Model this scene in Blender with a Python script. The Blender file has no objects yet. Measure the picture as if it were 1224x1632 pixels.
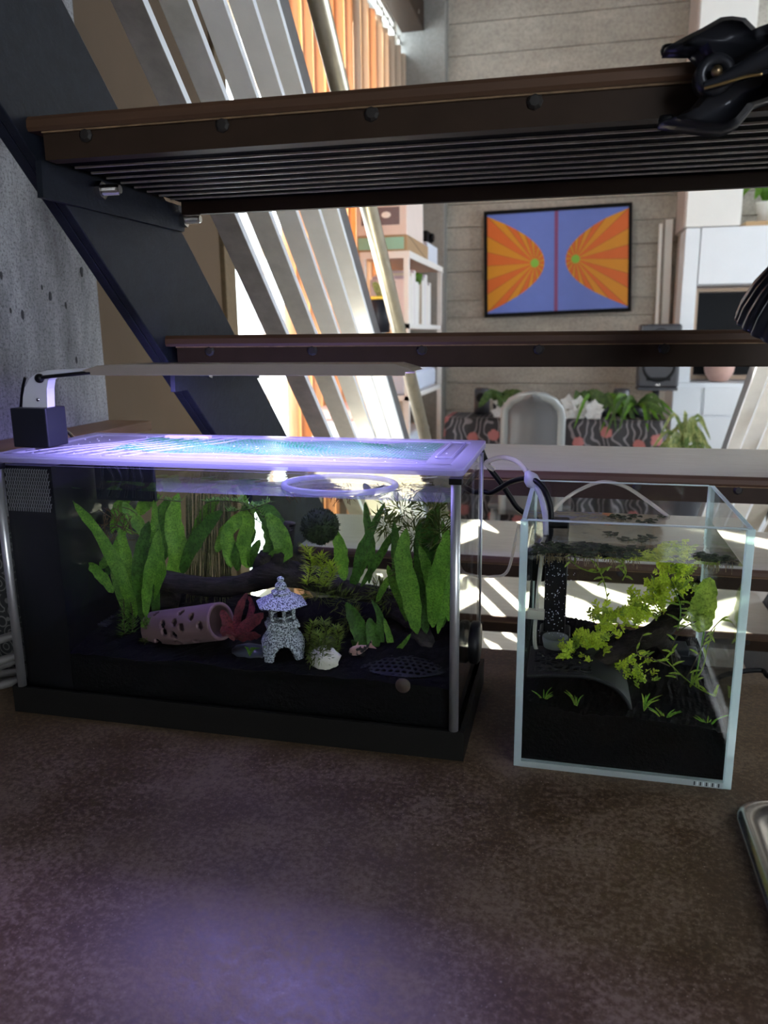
import bpy, math, random
from mathutils import Vector, Matrix, noise
random.seed(7)
PI = math.pi
scene = bpy.context.scene
COL = scene.collection

# ------------------------------------------------------------------ camera
F_PX, YAW, PITCH, ROLL, CAM_H = 1253.6, .2332, .2214, -.0104, .4203
fw = Vector((-math.sin(YAW)*math.cos(PITCH), math.cos(YAW)*math.cos(PITCH), -math.sin(PITCH)))
rt = Vector((math.cos(YAW), math.sin(YAW), 0)); up = rt.cross(fw)
r_ = rt*math.cos(ROLL) + up*math.sin(ROLL); u_ = -rt*math.sin(ROLL) + up*math.cos(ROLL)
CAM = Vector((0, 0, CAM_H))
cd = bpy.data.cameras.new('camera'); cam = bpy.data.objects.new('camera', cd); COL.objects.link(cam)
cd.sensor_fit = 'VERTICAL'; cd.sensor_height = 32.0; cd.lens = F_PX/1632*32.0
cd.clip_start = .02; cd.clip_end = 200
cd.dof.use_dof = True; cd.dof.focus_distance = .82; cd.dof.aperture_fstop = 7.5
m = Matrix((r_, u_, -fw)).transposed().to_4x4(); m.translation = CAM
cam.matrix_world = m
scene.camera = cam

# ------------------------------------------------------------------ sky, sun, exposure
w = bpy.data.worlds.new('world'); scene.world = w; w.use_nodes = True
bg = w.node_tree.nodes['Background']; bg.inputs[0].default_value = (.84, .92, 1, 1); bg.inputs[1].default_value = 8.0
sd = bpy.data.lights.new('sun', 'SUN'); sun = bpy.data.objects.new('sun', sd); COL.objects.link(sun)
sd.energy = 58; sd.angle = .012; sd.color = (1, .93, .80)
SUN = Vector((-.888, .80, 1)).normalized()
sun.rotation_euler = SUN.to_track_quat('Z', 'Y').to_euler(); sun.location = (-4, 6, 5)
vs = scene.view_settings
vs.view_transform = 'Standard'; vs.look = 'None'; vs.exposure = .45; vs.gamma = 1; vs.use_curve_mapping = False
scene.cycles.transparent_max_bounces = 40
scene.cycles.max_bounces = 10; scene.cycles.diffuse_bounces = 5
scene.cycles.sample_clamp_indirect = 6

# ------------------------------------------------------------------ helpers
def ray(x, y): return r_*(x-612) + u_*(816-y) + fw*F_PX
def at(x, y, Y):
    d = ray(x, y); return CAM + d*(Y/d.y)
def at_x(x, y, X):
    d = ray(x, y); return CAM + d*(X/d.x)
def at_z(x, y, Z):
    d = ray(x, y); return CAM + d*((Z-CAM_H)/d.z)
def V(*a): return Vector(a)

MATS = {}
def new_mat(name):
    mt = bpy.data.materials.new(name); mt.use_nodes = True
    nt = mt.node_tree; nt.nodes.clear()
    out = nt.nodes.new('ShaderNodeOutputMaterial'); MATS[name] = mt
    return mt, nt, out
def coords(nt, scale=(1, 1, 1), obj=False):
    if obj:
        tc = nt.nodes.new('ShaderNodeTexCoord'); src = tc.outputs['Object']
    else:
        g = nt.nodes.new('ShaderNodeNewGeometry'); src = g.outputs['Position']
    mp = nt.nodes.new('ShaderNodeMapping'); mp.inputs['Scale'].default_value = scale
    nt.links.new(src, mp.inputs['Vector']); return mp.outputs['Vector']
def nz(nt, vec, scale, detail=4, rough=.6):
    n = nt.nodes.new('ShaderNodeTexNoise'); n.inputs['Scale'].default_value = scale
    n.inputs['Detail'].default_value = detail; n.inputs['Roughness'].default_value = rough
    nt.links.new(vec, n.inputs['Vector']); return n.outputs['Fac']
def ramp(nt, fac, stops):
    r = nt.nodes.new('ShaderNodeValToRGB'); e = r.color_ramp.elements
    while len(e) < len(stops): e.new(.5)
    for el, (p, c) in zip(e, stops):
        el.position = p; el.color = (c, c, c, 1) if not hasattr(c, '__len__') else (*c, 1)
    nt.links.new(fac, r.inputs['Fac']); return r.outputs['Color']
def mixc(nt, fac, a, b, mode='MIX'):
    mx = nt.nodes.new('ShaderNodeMix'); mx.data_type = 'RGBA'; mx.blend_type = mode
    for s, v in ((0, fac), (6, a), (7, b)):
        if hasattr(v, 'is_output'): nt.links.new(v, mx.inputs[s])
        else: mx.inputs[s].default_value = v if s == 0 else (*v, 1)
    return mx.outputs[2]
def bump(nt, h, strength=.3, dist=.002):
    b = nt.nodes.new('ShaderNodeBump'); b.inputs['Strength'].default_value = strength
    b.inputs['Distance'].default_value = dist; nt.links.new(h, b.inputs['Height']); return b.outputs['Normal']
def principled(nt, out, col, rough=.5, metal=0, normal=None, **kw):
    p = nt.nodes.new('ShaderNodeBsdfPrincipled')
    if hasattr(col, 'is_output'): nt.links.new(col, p.inputs['Base Color'])
    else: p.inputs['Base Color'].default_value = (*col, 1)
    if hasattr(rough, 'is_output'): nt.links.new(rough, p.inputs['Roughness'])
    else: p.inputs['Roughness'].default_value = rough
    p.inputs['Metallic'].default_value = metal
    if normal: nt.links.new(normal, p.inputs['Normal'])
    for k, v in kw.items(): p.inputs[k].default_value = v
    nt.links.new(p.outputs[0], out.inputs[0]); return p
def simple(name, c, rough=.5, metal=0, var=.25, scale=30, bmp=.15, stretch=(1, 1, 1), obj=False, bd=.001, **kw):
    """colour with soft noise variation and fine relief"""
    mt, nt, out = new_mat(name)
    v = coords(nt, stretch, obj)
    n = nz(nt, v, scale, 5)
    c2 = tuple(x*(1-var) for x in c); c1 = tuple(min(1, x*(1+var)) for x in c)
    col = mixc(nt, n, c2, c1)
    principled(nt, out, col, rough, metal, bump(nt, n, bmp, bd) if bmp else None, **kw)
    return mt
def schlick(nt, ior, normal=None):
    """reflection share of a thin sheet, the same from both sides"""
    f0 = ((ior-1)/(ior+1))**2
    lw = nt.nodes.new('ShaderNodeLayerWeight'); lw.inputs['Blend'].default_value = .5
    if normal: nt.links.new(normal, lw.inputs['Normal'])
    pw = nt.nodes.new('ShaderNodeMath'); pw.operation = 'POWER'; pw.inputs[1].default_value = 5
    nt.links.new(lw.outputs['Facing'], pw.inputs[0])
    ma = nt.nodes.new('ShaderNodeMath'); ma.operation = 'MULTIPLY_ADD'; ma.inputs[1].default_value = 1-f0; ma.inputs[2].default_value = f0
    nt.links.new(pw.outputs[0], ma.inputs[0]); return ma.outputs[0]
def glassy(name, tint=(1, 1, 1), ior=1.45, rough=0, diffuse=None, dfac=0, boost=1):
    """clear sheet: straight-through light plus Fresnel reflection, optional milky share"""
    mt, nt, out = new_mat(name)
    tr = nt.nodes.new('ShaderNodeBsdfTransparent'); tr.inputs[0].default_value = (*tint, 1)
    gl = nt.nodes.new('ShaderNodeBsdfGlossy'); gl.inputs['Roughness'].default_value = rough
    fr = schlick(nt, ior)
    mx = nt.nodes.new('ShaderNodeMixShader')
    nt.links.new(fr, mx.inputs[0]); nt.links.new(tr.outputs[0], mx.inputs[1]); nt.links.new(gl.outputs[0], mx.inputs[2])
    last = mx.outputs[0]
    if diffuse:
        df = nt.nodes.new('ShaderNodeBsdfDiffuse'); df.inputs[0].default_value = (*diffuse, 1)
        tl = nt.nodes.new('ShaderNodeBsdfTranslucent'); tl.inputs[0].default_value = (*diffuse, 1)
        m1 = nt.nodes.new('ShaderNodeMixShader'); m1.inputs[0].default_value = .5
        nt.links.new(df.outputs[0], m1.inputs[1]); nt.links.new(tl.outputs[0], m1.inputs[2])
        m2 = nt.nodes.new('ShaderNodeMixShader'); m2.inputs[0].default_value = dfac
        nt.links.new(last, m2.inputs[1]); nt.links.new(m1.outputs[0], m2.inputs[2]); last = m2.outputs[0]
    nt.links.new(last, out.inputs[0]); return mt
def leafy(name, c, trans=.5, c2=None, scale=60, rough=.45):
    mt, nt, out = new_mat(name)
    v = coords(nt); n = nz(nt, v, scale, 3); f = nz(nt, v, scale*6, 3, .7)
    col = mixc(nt, ramp(nt, n, ((.35, 0), (.65, 1))), c, c2 or tuple(x*.6 for x in c))
    col = mixc(nt, ramp(nt, f, ((.36, .75), (.56, 0))), col, tuple(x*.45 for x in (c2 or c)))
    p = nt.nodes.new('ShaderNodeBsdfPrincipled'); p.inputs['Roughness'].default_value = rough
    p.inputs['Specular IOR Level'].default_value = .3
    nt.links.new(col, p.inputs['Base Color']); nt.links.new(bump(nt, f, .5, .001), p.inputs['Normal'])
    tl = nt.nodes.new('ShaderNodeBsdfTranslucent'); nt.links.new(col, tl.inputs[0])
    mx = nt.nodes.new('ShaderNodeMixShader'); mx.inputs[0].default_value = trans
    nt.links.new(p.outputs[0], mx.inputs[1]); nt.links.new(tl.outputs[0], mx.inputs[2])
    nt.links.new(mx.outputs[0], out.inputs[0]); return mt

class MB:
    """collects geometry for ONE mesh object"""
    def __init__(s): s.v = []; s.f = []; s.mi = []; s.cur = 0
    def face(s, idx, mi=None): s.f.append(tuple(idx)); s.mi.append(s.cur if mi is None else mi)
    def add(s, vs, fs):
        o = len(s.v); s.v += [Vector(p) for p in vs]
        for f in fs: s.face([i+o for i in f])
        return s
    def box(s, a, b, top=None):
        (x0, y0, z0), (x1, y1, z1) = a, b
        vs = [(x0,y0,z0),(x1,y0,z0),(x1,y1,z0),(x0,y1,z0),(x0,y0,z1),(x1,y0,z1),(x1,y1,z1),(x0,y1,z1)]
        o = len(s.v); s.v += [Vector(p) for p in vs]
        for k, f in enumerate(((0,3,2,1),(4,5,6,7),(0,1,5,4),(1,2,6,5),(2,3,7,6),(3,0,4,7))):
            s.face([i+o for i in f], top if (k == 1 and top is not None) else None)
        return s
    def hexa(s, p):   # eight corners, order as box
        return s.add(p, ((0,3,2,1),(4,5,6,7),(0,1,5,4),(1,2,6,5),(2,3,7,6),(3,0,4,7)))
    def obox(s, c, ax, ay, az, hx, hy, hz):
        c = Vector(c); P = []
        for z in (-1, 1):
            for x, y in ((-1,-1),(1,-1),(1,1),(-1,1)): P.append(c + ax*hx*x + ay*hy*y + az*hz*z)
        return s.hexa(P)
    def tube(s, path, rad, n=8, caps=True, flat=None):
        path = [Vector(p) for p in path]; k = len(path)
        if not hasattr(rad, '__len__'): rad = [rad]*k
        o = len(s.v); t0 = (path[1]-path[0]).normalized()
        ref = V(0, 0, 1) if abs(t0.z) < .9 else V(1, 0, 0)
        nrm = t0.cross(ref).normalized()
        for i in range(k):
            t = (path[min(i+1, k-1)] - path[max(i-1, 0)]).normalized()
            nrm = (nrm - t*nrm.dot(t)).normalized(); bn = t.cross(nrm)
            for j in range(n):
                a = 2*PI*j/n
                s.v.append(path[i] + (nrm*math.cos(a) + bn*math.sin(a)*(flat or 1))*rad[i])
        for i in range(k-1):
            for j in range(n):
                s.face((o+i*n+j, o+i*n+(j+1) % n, o+(i+1)*n+(j+1) % n, o+(i+1)*n+j))
        if caps:
            s.face([o+j for j in range(n)][::-1]); s.face([o+(k-1)*n+j for j in range(n)])
        return s
    def lathe(s, c, prof, n=24, axis=None, flute=None):
        c = Vector(c); ax = Vector(axis or (0, 0, 1)).normalized()
        e1 = ax.orthogonal().normalized(); e2 = ax.cross(e1); o = len(s.v)
        if abs(ax.z) > .999: e1, e2 = V(1, 0, 0), V(0, 1, 0)
        for r, z in prof:
            for j in range(n):
                a = 2*PI*j/n; q = r*(1 + (flute(a) if flute else 0))
                s.v.append(c + ax*z + (e1*math.cos(a) + e2*math.sin(a))*q)
        for i in range(len(prof)-1):
            for j in range(n): s.face((o+i*n+j, o+i*n+(j+1) % n, o+(i+1)*n+(j+1) % n, o+(i+1)*n+j))
        if prof[0][0] > 1e-6: s.face([o+j for j in range(n)][::-1])
        if prof[-1][0] > 1e-6: s.face([o+(len(prof)-1)*n+j for j in range(n)])
        return s
    def prism(s, poly, ext):
        poly = [Vector(p) for p in poly]; ext = Vector(ext); n = len(poly); o = len(s.v)
        s.v += poly + [p+ext for p in poly]
        s.face([o+i for i in range(n)][::-1]); s.face([o+n+i for i in range(n)])
        for i in range(n): s.face((o+i, o+(i+1) % n, o+n+(i+1) % n, o+n+i))
        return s
    def ball(s, c, r, n=10, m=7, sq=(1, 1, 1), bumpy=0, fr=4):
        c = Vector(c); o = len(s.v)
        for i in range(m+1):
            th = PI*i/m
            for j in range(n):
                a = 2*PI*j/n; d = V(math.sin(th)*math.cos(a), math.sin(th)*math.sin(a), math.cos(th))
                k = r*(1 + (bumpy*noise.noise(d*fr + c*37) if bumpy else 0))
                s.v.append(c + V(d.x*sq[0], d.y*sq[1], d.z*sq[2])*k)
        for i in range(m):
            for j in range(n): s.face((o+i*n+j, o+(i+1)*n+j, o+(i+1)*n+(j+1) % n, o+i*n+(j+1) % n))
        return s
    def mesh(s, name, mats, smooth=False, origin=None):
        if origin is None:
            lo = [min(p[i] for p in s.v) for i in range(3)]; hi = [max(p[i] for p in s.v) for i in range(3)]
            origin = V((lo[0]+hi[0])/2, (lo[1]+hi[1])/2, lo[2])
        me = bpy.data.meshes.new(name)
        me.from_pydata([tuple(p-origin) for p in s.v], [], s.f)
        for mt in (mats if isinstance(mats, (list, tuple)) else [mats]): me.materials.append(mt)
        me.polygons.foreach_set('material_index', s.mi)
        if smooth: me.polygons.foreach_set('use_smooth', [True]*len(s.f))
        me.validate(); me.update(); return me, origin
    def build(s, name, mats, parent=None, smooth=False, bevel=0, solid=0, **tags):
        me, o = s.mesh(name, mats, smooth)
        ob = link(name, me, o, parent)
        if solid:
            md = ob.modifiers.new('thickness', 'SOLIDIFY'); md.thickness = solid; md.offset = 0
        if bevel:
            md = ob.modifiers.new('bevel', 'BEVEL'); md.width = bevel; md.segments = 2; md.limit_method = 'ANGLE'
        tag(ob, **tags); return ob
WPOS = {}
def link(name, data, loc, parent=None):
    ob = bpy.data.objects.new(name, data); COL.objects.link(ob); loc = Vector(loc)
    WPOS[ob] = loc
    if parent: ob.parent = parent; ob.location = loc - WPOS[parent]
    else: ob.location = loc
    return ob
def tag(o, label=None, cat=None, group=None, kind=None):
    if label: o['label'] = label
    if cat: o['category'] = cat
    if group: o['group'] = group
    if kind: o['kind'] = kind
    return o
def thing(name, loc, label, cat, group=None, kind=None):
    return tag(link(name, None, loc), label, cat, group, kind)
def spline(pts, n=6):
    pts = [Vector(p) for p in pts]; out = []
    for i in range(len(pts)-1):
        p0, p1, p2, p3 = pts[max(i-1, 0)], pts[i], pts[i+1], pts[min(i+2, len(pts)-1)]
        for k in range(n):
            t = k/n
            out.append(.5*((2*p1) + (p2-p0)*t + (2*p0-5*p1+4*p2-p3)*t*t + (3*p1-p0-3*p2+p3)*t**3))
    out.append(pts[-1]); return out

# ------------------------------------------------------------------ materials
def concrete(name, c, dark, scale=6, vert=True, speck=.5, grain=22):
    mt, nt, out = new_mat(name)
    v = coords(nt, (1, 1, .35) if vert else (.5, 1, 1.5)); v2 = coords(nt)
    big = nz(nt, v, scale, 6, .65); fine = nz(nt, v2, scale*grain, 5, .8)
    f = ramp(nt, big, ((.3, 0), (.62, 1)))
    col = mixc(nt, f, dark, c)
    sp = ramp(nt, fine, ((.36, 0), (.5, 1)))
    col2 = mixc(nt, sp, tuple(x*speck for x in c), (1, 1, 1)); 
    colf = mixc(nt, .8, col, mixc(nt, 1.0, col, ramp(nt, fine, ((.36, speck), (.5, 1), (.72, 1.3))), 'MULTIPLY'))
    principled(nt, out, colf, .8, 0, bump(nt, fine, .5, .004)); return mt
M_CONC = concrete('bare_concrete', (.33, .335, .36), (.085, .085, .095), 10, True, .12, 26)
M_BOARDC = concrete('board_formed_concrete', (.46, .425, .365), (.30, .275, .235), 3, False, .7)
M_COLUMN = concrete('smooth_concrete', (.27, .265, .25), (.20, .20, .19), 3, True, .85)
M_CEIL = concrete('ceiling_concrete', (.22, .21, .20), (.15, .15, .14), 2, False, .8)
M_DARKWALL = simple('umber_plaster', (.09, .075, .06), .8, var=.15, scale=4, bmp=.1)
M_FLOOR = simple('brown_floor', (.30, .25, .20), .35, var=.25, scale=3, bmp=.05)
M_KRAFT = simple('brown_panel', (.055, .033, .016), .75, var=.18, scale=9, bmp=.1, stretch=(1, 1, .4))
M_KRAFTEDGE = simple('panel_edge', (.085, .06, .034), .8, var=.5, scale=60, bmp=.4)
M_BLACKSTEEL = simple('black_painted_steel', (.012, .0145, .021), .40, var=.6, scale=70, bmp=.7, **{'Specular IOR Level': .14})
M_SLAT = simple('black_slat_steel', (.0035, .0035, .004), .8, var=.4, scale=25, bmp=.1, **{'Specular IOR Level': .03})
M_LIPGLINT = simple('slat_lip_glint', (.62, .56, .48), .4, .3, var=.5, scale=120, bmp=.1)  # light caught on the slat lips, painted as a pale colour
M_BROWNSTEEL = simple('tread_front_steel', (.032, .018, .011), .5, var=.35, scale=30, bmp=.2, **{'Specular IOR Level': .2})
M_RUSTBOARD = simple('stained_wood_edge', (.075, .034, .016), .6, var=.5, scale=40, bmp=.35, stretch=(.15, 1, 1))
M_BARWHITE = simple('weathered_white_paint', (.90, .885, .85), .5, var=.1, scale=20, bmp=.15)
M_BARDIRTSHADE = simple('weathered_shaded_bar', (.40, .36, .31), .55, var=.45, scale=30, bmp=.3)  # lowest bar: real dirt plus its shade, both put into the colour
M_BARHALFSHADE = simple('half_shaded_bar', (.66, .63, .57), .55, var=.3, scale=26, bmp=.25)  # next bar up: milder shade put into the colour
M_BAREDGE = simple('bar_edge_skylight', (.76, .79, .84), .45, var=.08, scale=30, bmp=.05)  # cool skylight on the inner bar edges, put into the colour
M_GREYSTEEL = simple('grey_rail_steel', (.14, .14, .15), .4, .4, var=.3, scale=25, bmp=.15)
M_TUBE = simple('galvanised_tube', (.50, .46, .36), .33, .75, var=.35, scale=22, bmp=.12, stretch=(1, 1, .5))
M_CHROME = simple('bolt_steel', (.62, .60, .57), .25, 1, var=.15, scale=200, bmp=.05)
M_BLACKPL = simple('black_plastic', (.005, .005, .006), .42, var=.2, scale=40, bmp=.03, **{'Specular IOR Level': .2})
M_DARKPL = simple('dark_plastic', (.035, .035, .042), .4, var=.2, scale=40, bmp=.05)
M_NAVY = simple('charcoal_box_plastic', (.009, .010, .016), .45, var=.1, scale=40, bmp=.03, **{'Specular IOR Level': .25})
M_WHITE = simple('white_lacquer', (.74, .77, .80), .35, var=.05, scale=6, bmp=0)
M_WHITEW = simple('white_plaster', (.80, .79, .75), .6, var=.05, scale=6, bmp=0)
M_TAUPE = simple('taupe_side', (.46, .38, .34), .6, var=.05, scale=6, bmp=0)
M_ALU = simple('brushed_aluminium', (.60, .60, .62), .34, .85, var=.08, scale=60, bmp=.05, stretch=(1, 1, .1))
M_LEDALU = simple('champagne_aluminium', (.46, .39, .31), .35, .6, var=.06, scale=60, bmp=.03)
M_STAINLESS = simple('stainless_steel', (.60, .57, .53), .24, 1, var=.08, scale=60, bmp=.06)
M_GLASS = glassy('clear_glass', (.985, 1, .99), 1.28)
M_GLASS2 = glassy('low_iron_glass', (.985, .995, .992), 1.32)
M_WIN = glassy('window_glass', (.97, .99, .98), 1.3)
M_EDGE = glassy('polished_glass_edge', (.70, .88, .88), 1.5, .05, (.93, 1.0, 1.0), .5)
M_LID = glassy('clear_acrylic_lid', (.93, .93, .97), 1.45, .12, (.40, .40, .46), .5)
M_LIDEDGE = glassy('acrylic_rim', (.9, .9, .95), 1.45, .15, (.50, .50, .58), .5)
M_RING = glassy('clear_plastic_ring', (.85, .87, .92), 1.45, .1, (.6, .62, .70), .35)
M_TUBECLR = glassy('clear_tubing', (.92, .91, .88), 1.4, .08, (.80, .77, .70), .38)
M_BULB = glassy('milky_plastic', (.9, .9, .95), 1.45, .15, (.78, .78, .88), .7)
M_WATERSIDE = glassy('water_side', (.965, .985, .955), 1.03)
def water_mat(name, straight):
    mt, nt, out = new_mat(name)
    tr = nt.nodes.new('ShaderNodeBsdfTransparent'); tr.inputs[0].default_value = (.92, .96, .92, 1)
    rf = nt.nodes.new('ShaderNodeBsdfRefraction'); rf.inputs['IOR'].default_value = 1.33; rf.inputs['Roughness'].default_value = 0
    gl = nt.nodes.new('ShaderNodeBsdfGlossy'); gl.inputs['Roughness'].default_value = .01
    v = coords(nt); n = nz(nt, v, 28, 2); nb = bump(nt, n, .12, .004)
    fr = schlick(nt, 1.33, nb); nt.links.new(nb, gl.inputs['Normal']); nt.links.new(nb, rf.inputs['Normal'])
    m1 = nt.nodes.new('ShaderNodeMixShader'); m1.inputs[0].default_value = straight
    nt.links.new(rf.outputs[0], m1.inputs[1]); nt.links.new(tr.outputs[0], m1.inputs[2])
    mx = nt.nodes.new('ShaderNodeMixShader')
    nt.links.new(fr, mx.inputs[0]); nt.links.new(m1.outputs[0], mx.inputs[1]); nt.links.new(gl.outputs[0], mx.inputs[2])
    nt.links.new(mx.outputs[0], out.inputs[0]); return mt
M_WATER = water_mat('water_surface', .5); M_WATER2 = water_mat('still_water_surface', .08)
M_GRAVEL = simple('black_gravel', (.0025, .0025, .003), .9, var=.5, scale=220, bmp=.6, bd=.002, **{'Specular IOR Level': .1})
def bark_mat(name, c, stretch):
    mt, nt, out = new_mat(name); v = coords(nt, stretch); v2 = coords(nt)
    n = nz(nt, v, 110, 5, .7); k = nz(nt, v2, 45, 4)
    col = mixc(nt, ramp(nt, n, ((.38, 0), (.62, 1))), tuple(x*.25 for x in c), tuple(x*1.5 for x in c))
    col = mixc(nt, ramp(nt, k, ((.4, 0), (.65, .5))), col, tuple(x*.4 for x in c))
    principled(nt, out, col, .8, 0, bump(nt, n, 1.0, .006), **{'Specular IOR Level': .2}); return mt
M_BARK = bark_mat('dark_driftwood', (.034, .027, .023), (.12, 1, 1))
M_BARK2 = bark_mat('wet_driftwood', (.022, .016, .012), (.4, 1, .6))
M_PINKCLAY = simple('pink_terracotta', (.145, .078, .085), .7, var=.12, scale=60, bmp=.1)
M_REDLEAF = leafy('red_leaf', (.26, .045, .06), .3, (.12, .03, .035))
M_FERN = leafy('fern_leaf', (.24, .48, .055), .5, (.13, .31, .035), 90)
M_FERNDARK = leafy('dark_fern_leaf', (.09, .22, .03), .45, (.05, .13, .018))
M_MOSS = leafy('moss', (.17, .22, .04), .45, (.09, .12, .02))
M_MOSSBALL = leafy('moss_ball', (.035, .06, .012), .1, (.014, .022, .005), 90, .8)
M_FEATHER = leafy('feathery_green', (.20, .40, .05), .5, (.12, .28, .03))
M_LIME = leafy('lime_leaf', (.80, .90, .09), .6, (.55, .72, .05), 90)
M_LIME2 = leafy('olive_leaf', (.42, .55, .08), .55, (.22, .34, .04))
M_ROOT = leafy('pale_roots', (.42, .35, .20), .4, (.25, .18, .09))
M_BROWNROOT = leafy('brown_roots', (.20, .11, .05), .3, (.09, .05, .02))
M_STEM = simple('thin_stem', (.07, .06, .025), .7, var=.3, scale=80, bmp=0)
M_HANGROOT = leafy('hanging_roots', (.20, .20, .07), .35, (.08, .10, .03))
M_ROCK = simple('white_stone', (.62, .56, .50), .8, var=.25, scale=50, bmp=.6, bd=.003)
def lantern_mat():
    mt, nt, out = new_mat('painted_lantern_stone')
    v = coords(nt); a = nz(nt, v, 620, 3, .6)
    f = ramp(nt, a, ((.44, 0), (.54, 1)))
    principled(nt, out, mixc(nt, f, (.05, .055, .075), (.62, .64, .72)), .75, 0, bump(nt, a, .8, .002)); return mt
M_LANTERN = lantern_mat()
def counter_mat():
    mt, nt, out = new_mat('brown_stained_concrete')
    v = coords(nt)
    a = nz(nt, v, 5, 6, .7); b = nz(nt, v, 13, 5, .7); c = nz(nt, v, 190, 5, .75); d = nz(nt, v, 420, 2, .6)
    col = mixc(nt, ramp(nt, a, ((.35, 0), (.68, 1))), (.074, .041, .017), (.135, .086, .047))
    ad = nt.nodes.new('ShaderNodeMath'); ad.operation = 'MULTIPLY_ADD'; ad.inputs[1].default_value = .55
    nt.links.new(b, ad.inputs[0]); nt.links.new(c, ad.inputs[2])
    col = mixc(nt, ramp(nt, ad.outputs[0], ((.74, 0), (.90, .8))), col, (.20, .142, .095))
    col = mixc(nt, ramp(nt, ad.outputs[0], ((.64, .6), (.78, 0))), col, (.045, .025, .011))
    col = mixc(nt, ramp(nt, d, ((.66, 0), (.72, .7))), col, (.36, .29, .22))
    ro = ramp(nt, ad.outputs[0], ((.7, .40), (.9, .62)))
    principled(nt, out, col, ro, 0, bump(nt, c, .25, .0008), **{'Specular IOR Level': .35}); return mt
M_COUNTER = counter_mat()
def treadtop_mat():
    mt, nt, out = new_mat('worn_grey_tread_top')
    v = coords(nt, (1.2, 14, 14)); n = nz(nt, v, 12, 5, .7); v2 = coords(nt); k = nz(nt, v2, 3, 4)
    col = mixc(nt, ramp(nt, n, ((.3, 0), (.7, 1))), (.46, .43, .38), (.62, .60, .55))
    col = mixc(nt, ramp(nt, k, ((.4, 0), (.6, .4))), col, (.54, .53, .50))
    principled(nt, out, col, .5, 0, bump(nt, n, .3, .001)); return mt
M_TREADTOP = treadtop_mat()
def curtain_mat(name, c, tr):
    mt, nt, out = new_mat(name)
    df = nt.nodes.new('ShaderNodeBsdfDiffuse'); tl = nt.nodes.new('ShaderNodeBsdfTranslucent')
    v = coords(nt, (1, 1, .2)); n = nz(nt, v, 40, 3)
    col = mixc(nt, n, tuple(x*.85 for x in c), c); nt.links.new(col, df.inputs[0])
    tl.inputs[0].default_value = (*tr, 1)
    mx = nt.nodes.new('ShaderNodeMixShader'); mx.inputs[0].default_value = .30
    nt.links.new(df.outputs[0], mx.inputs[1]); nt.links.new(tl.outputs[0], mx.inputs[2]); nt.links.new(mx.outputs[0], out.inputs[0]); return mt
M_CURT = curtain_mat('tan_curtain', (.64, .53, .42), (.52, .39, .29))
M_CURTO = curtain_mat('orange_curtain', (.68, .50, .36), (.62, .36, .18))
def floral_mat():
    mt, nt, out = new_mat('floral_print')
    v = coords(nt, (1, 0, 1))
    vo = nt.nodes.new('ShaderNodeTexVoronoi'); vo.inputs['Scale'].default_value = 7.5; vo.inputs['Randomness'].default_value = .55
    se = nt.nodes.new('ShaderNodeSeparateXYZ'); cb_ = nt.nodes.new('ShaderNodeCombineXYZ'); nt.links.new(v, se.inputs[0])
    nt.links.new(se.outputs['X'], cb_.inputs['X']); nt.links.new(se.outputs['Z'], cb_.inputs['Y'])
    vo.voronoi_dimensions = '2D'; nt.links.new(cb_.outputs[0], vo.inputs['Vector'])
    wv = nt.nodes.new('ShaderNodeTexWave'); wv.inputs['Scale'].default_value = 9; wv.inputs['Distortion'].default_value = 14
    wv.inputs['Detail'].default_value = 1; nt.links.new(v, wv.inputs['Vector'])
    base = mixc(nt, ramp(nt, wv.outputs['Fac'], ((.80, 0), (.9, 1))), (.035, .033, .036), (.22, .20, .21))
    n = nz(nt, v, 45, 2)
    ad = nt.nodes.new('ShaderNodeMath'); ad.operation = 'MULTIPLY_ADD'; ad.inputs[1].default_value = .22
    nt.links.new(n, ad.inputs[0]); nt.links.new(vo.outputs['Distance'], ad.inputs[2])
    fl = ramp(nt, ad.outputs[0], ((.30, 1), (.34, 0)))
    col = mixc(nt, fl, base, (.45, .16, .15))
    principled(nt, out, col, .8); return mt
M_FLORAL = floral_mat()
def led_mat():
    mt, nt, out = new_mat('lit_led_strip')
    e = nt.nodes.new('ShaderNodeEmission'); e.inputs[0].default_value = (.45, .40, 1, 1); e.inputs[1].default_value = 6
    nt.links.new(e.outputs[0], out.inputs[0]); return mt
M_LED = led_mat()
def flat(name, c, rough=.55): return simple(name, c, rough, var=.06, scale=20, bmp=0)

# ================================================================== the room
FLOOR = -.80; CEIL = 2.55; YB = 5.0
MB().box((-1.05, -2.6, FLOOR-.1), (4.6, YB+.3, FLOOR)).build('floor', M_FLOOR, kind='structure', label='brown polished floor of the loft', cat='floor')
MB().box((-1.25, -2.6, CEIL), (4.6, YB+.3, CEIL+.1)).build('ceiling', M_CEIL, kind='structure', label='bare concrete ceiling slab', cat='ceiling')
# back wall: board-formed courses
wb = MB().box((-1.6, YB+.02, FLOOR), (4.6, YB+.3, CEIL)).build('wall_back', M_BOARDC, kind='structure', label='board-formed concrete wall behind the painting', cat='wall')
z = FLOOR; k = 0
while z < CEIL-.02:
    hgt = random.choice((.10, .13, .15, .17)); z1 = min(CEIL, z+hgt); dd = random.uniform(0, .012)
    if 1.52 < z+.08 < 1.66: dd = -.035
    MB().box((-.78, YB-dd, z+.002), (4.5, YB+.021, z1-.002)).build('concrete_course', M_BOARDC, wb, bevel=.002)
    z = z1
MB().box((-1.06, YB-.10, FLOOR), (-.775, YB+.02, CEIL)).build('trim_1', M_COLUMN, kind='structure', label='smooth grey concrete pilaster between shelf and painting', cat='column', bevel=.006)
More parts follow.
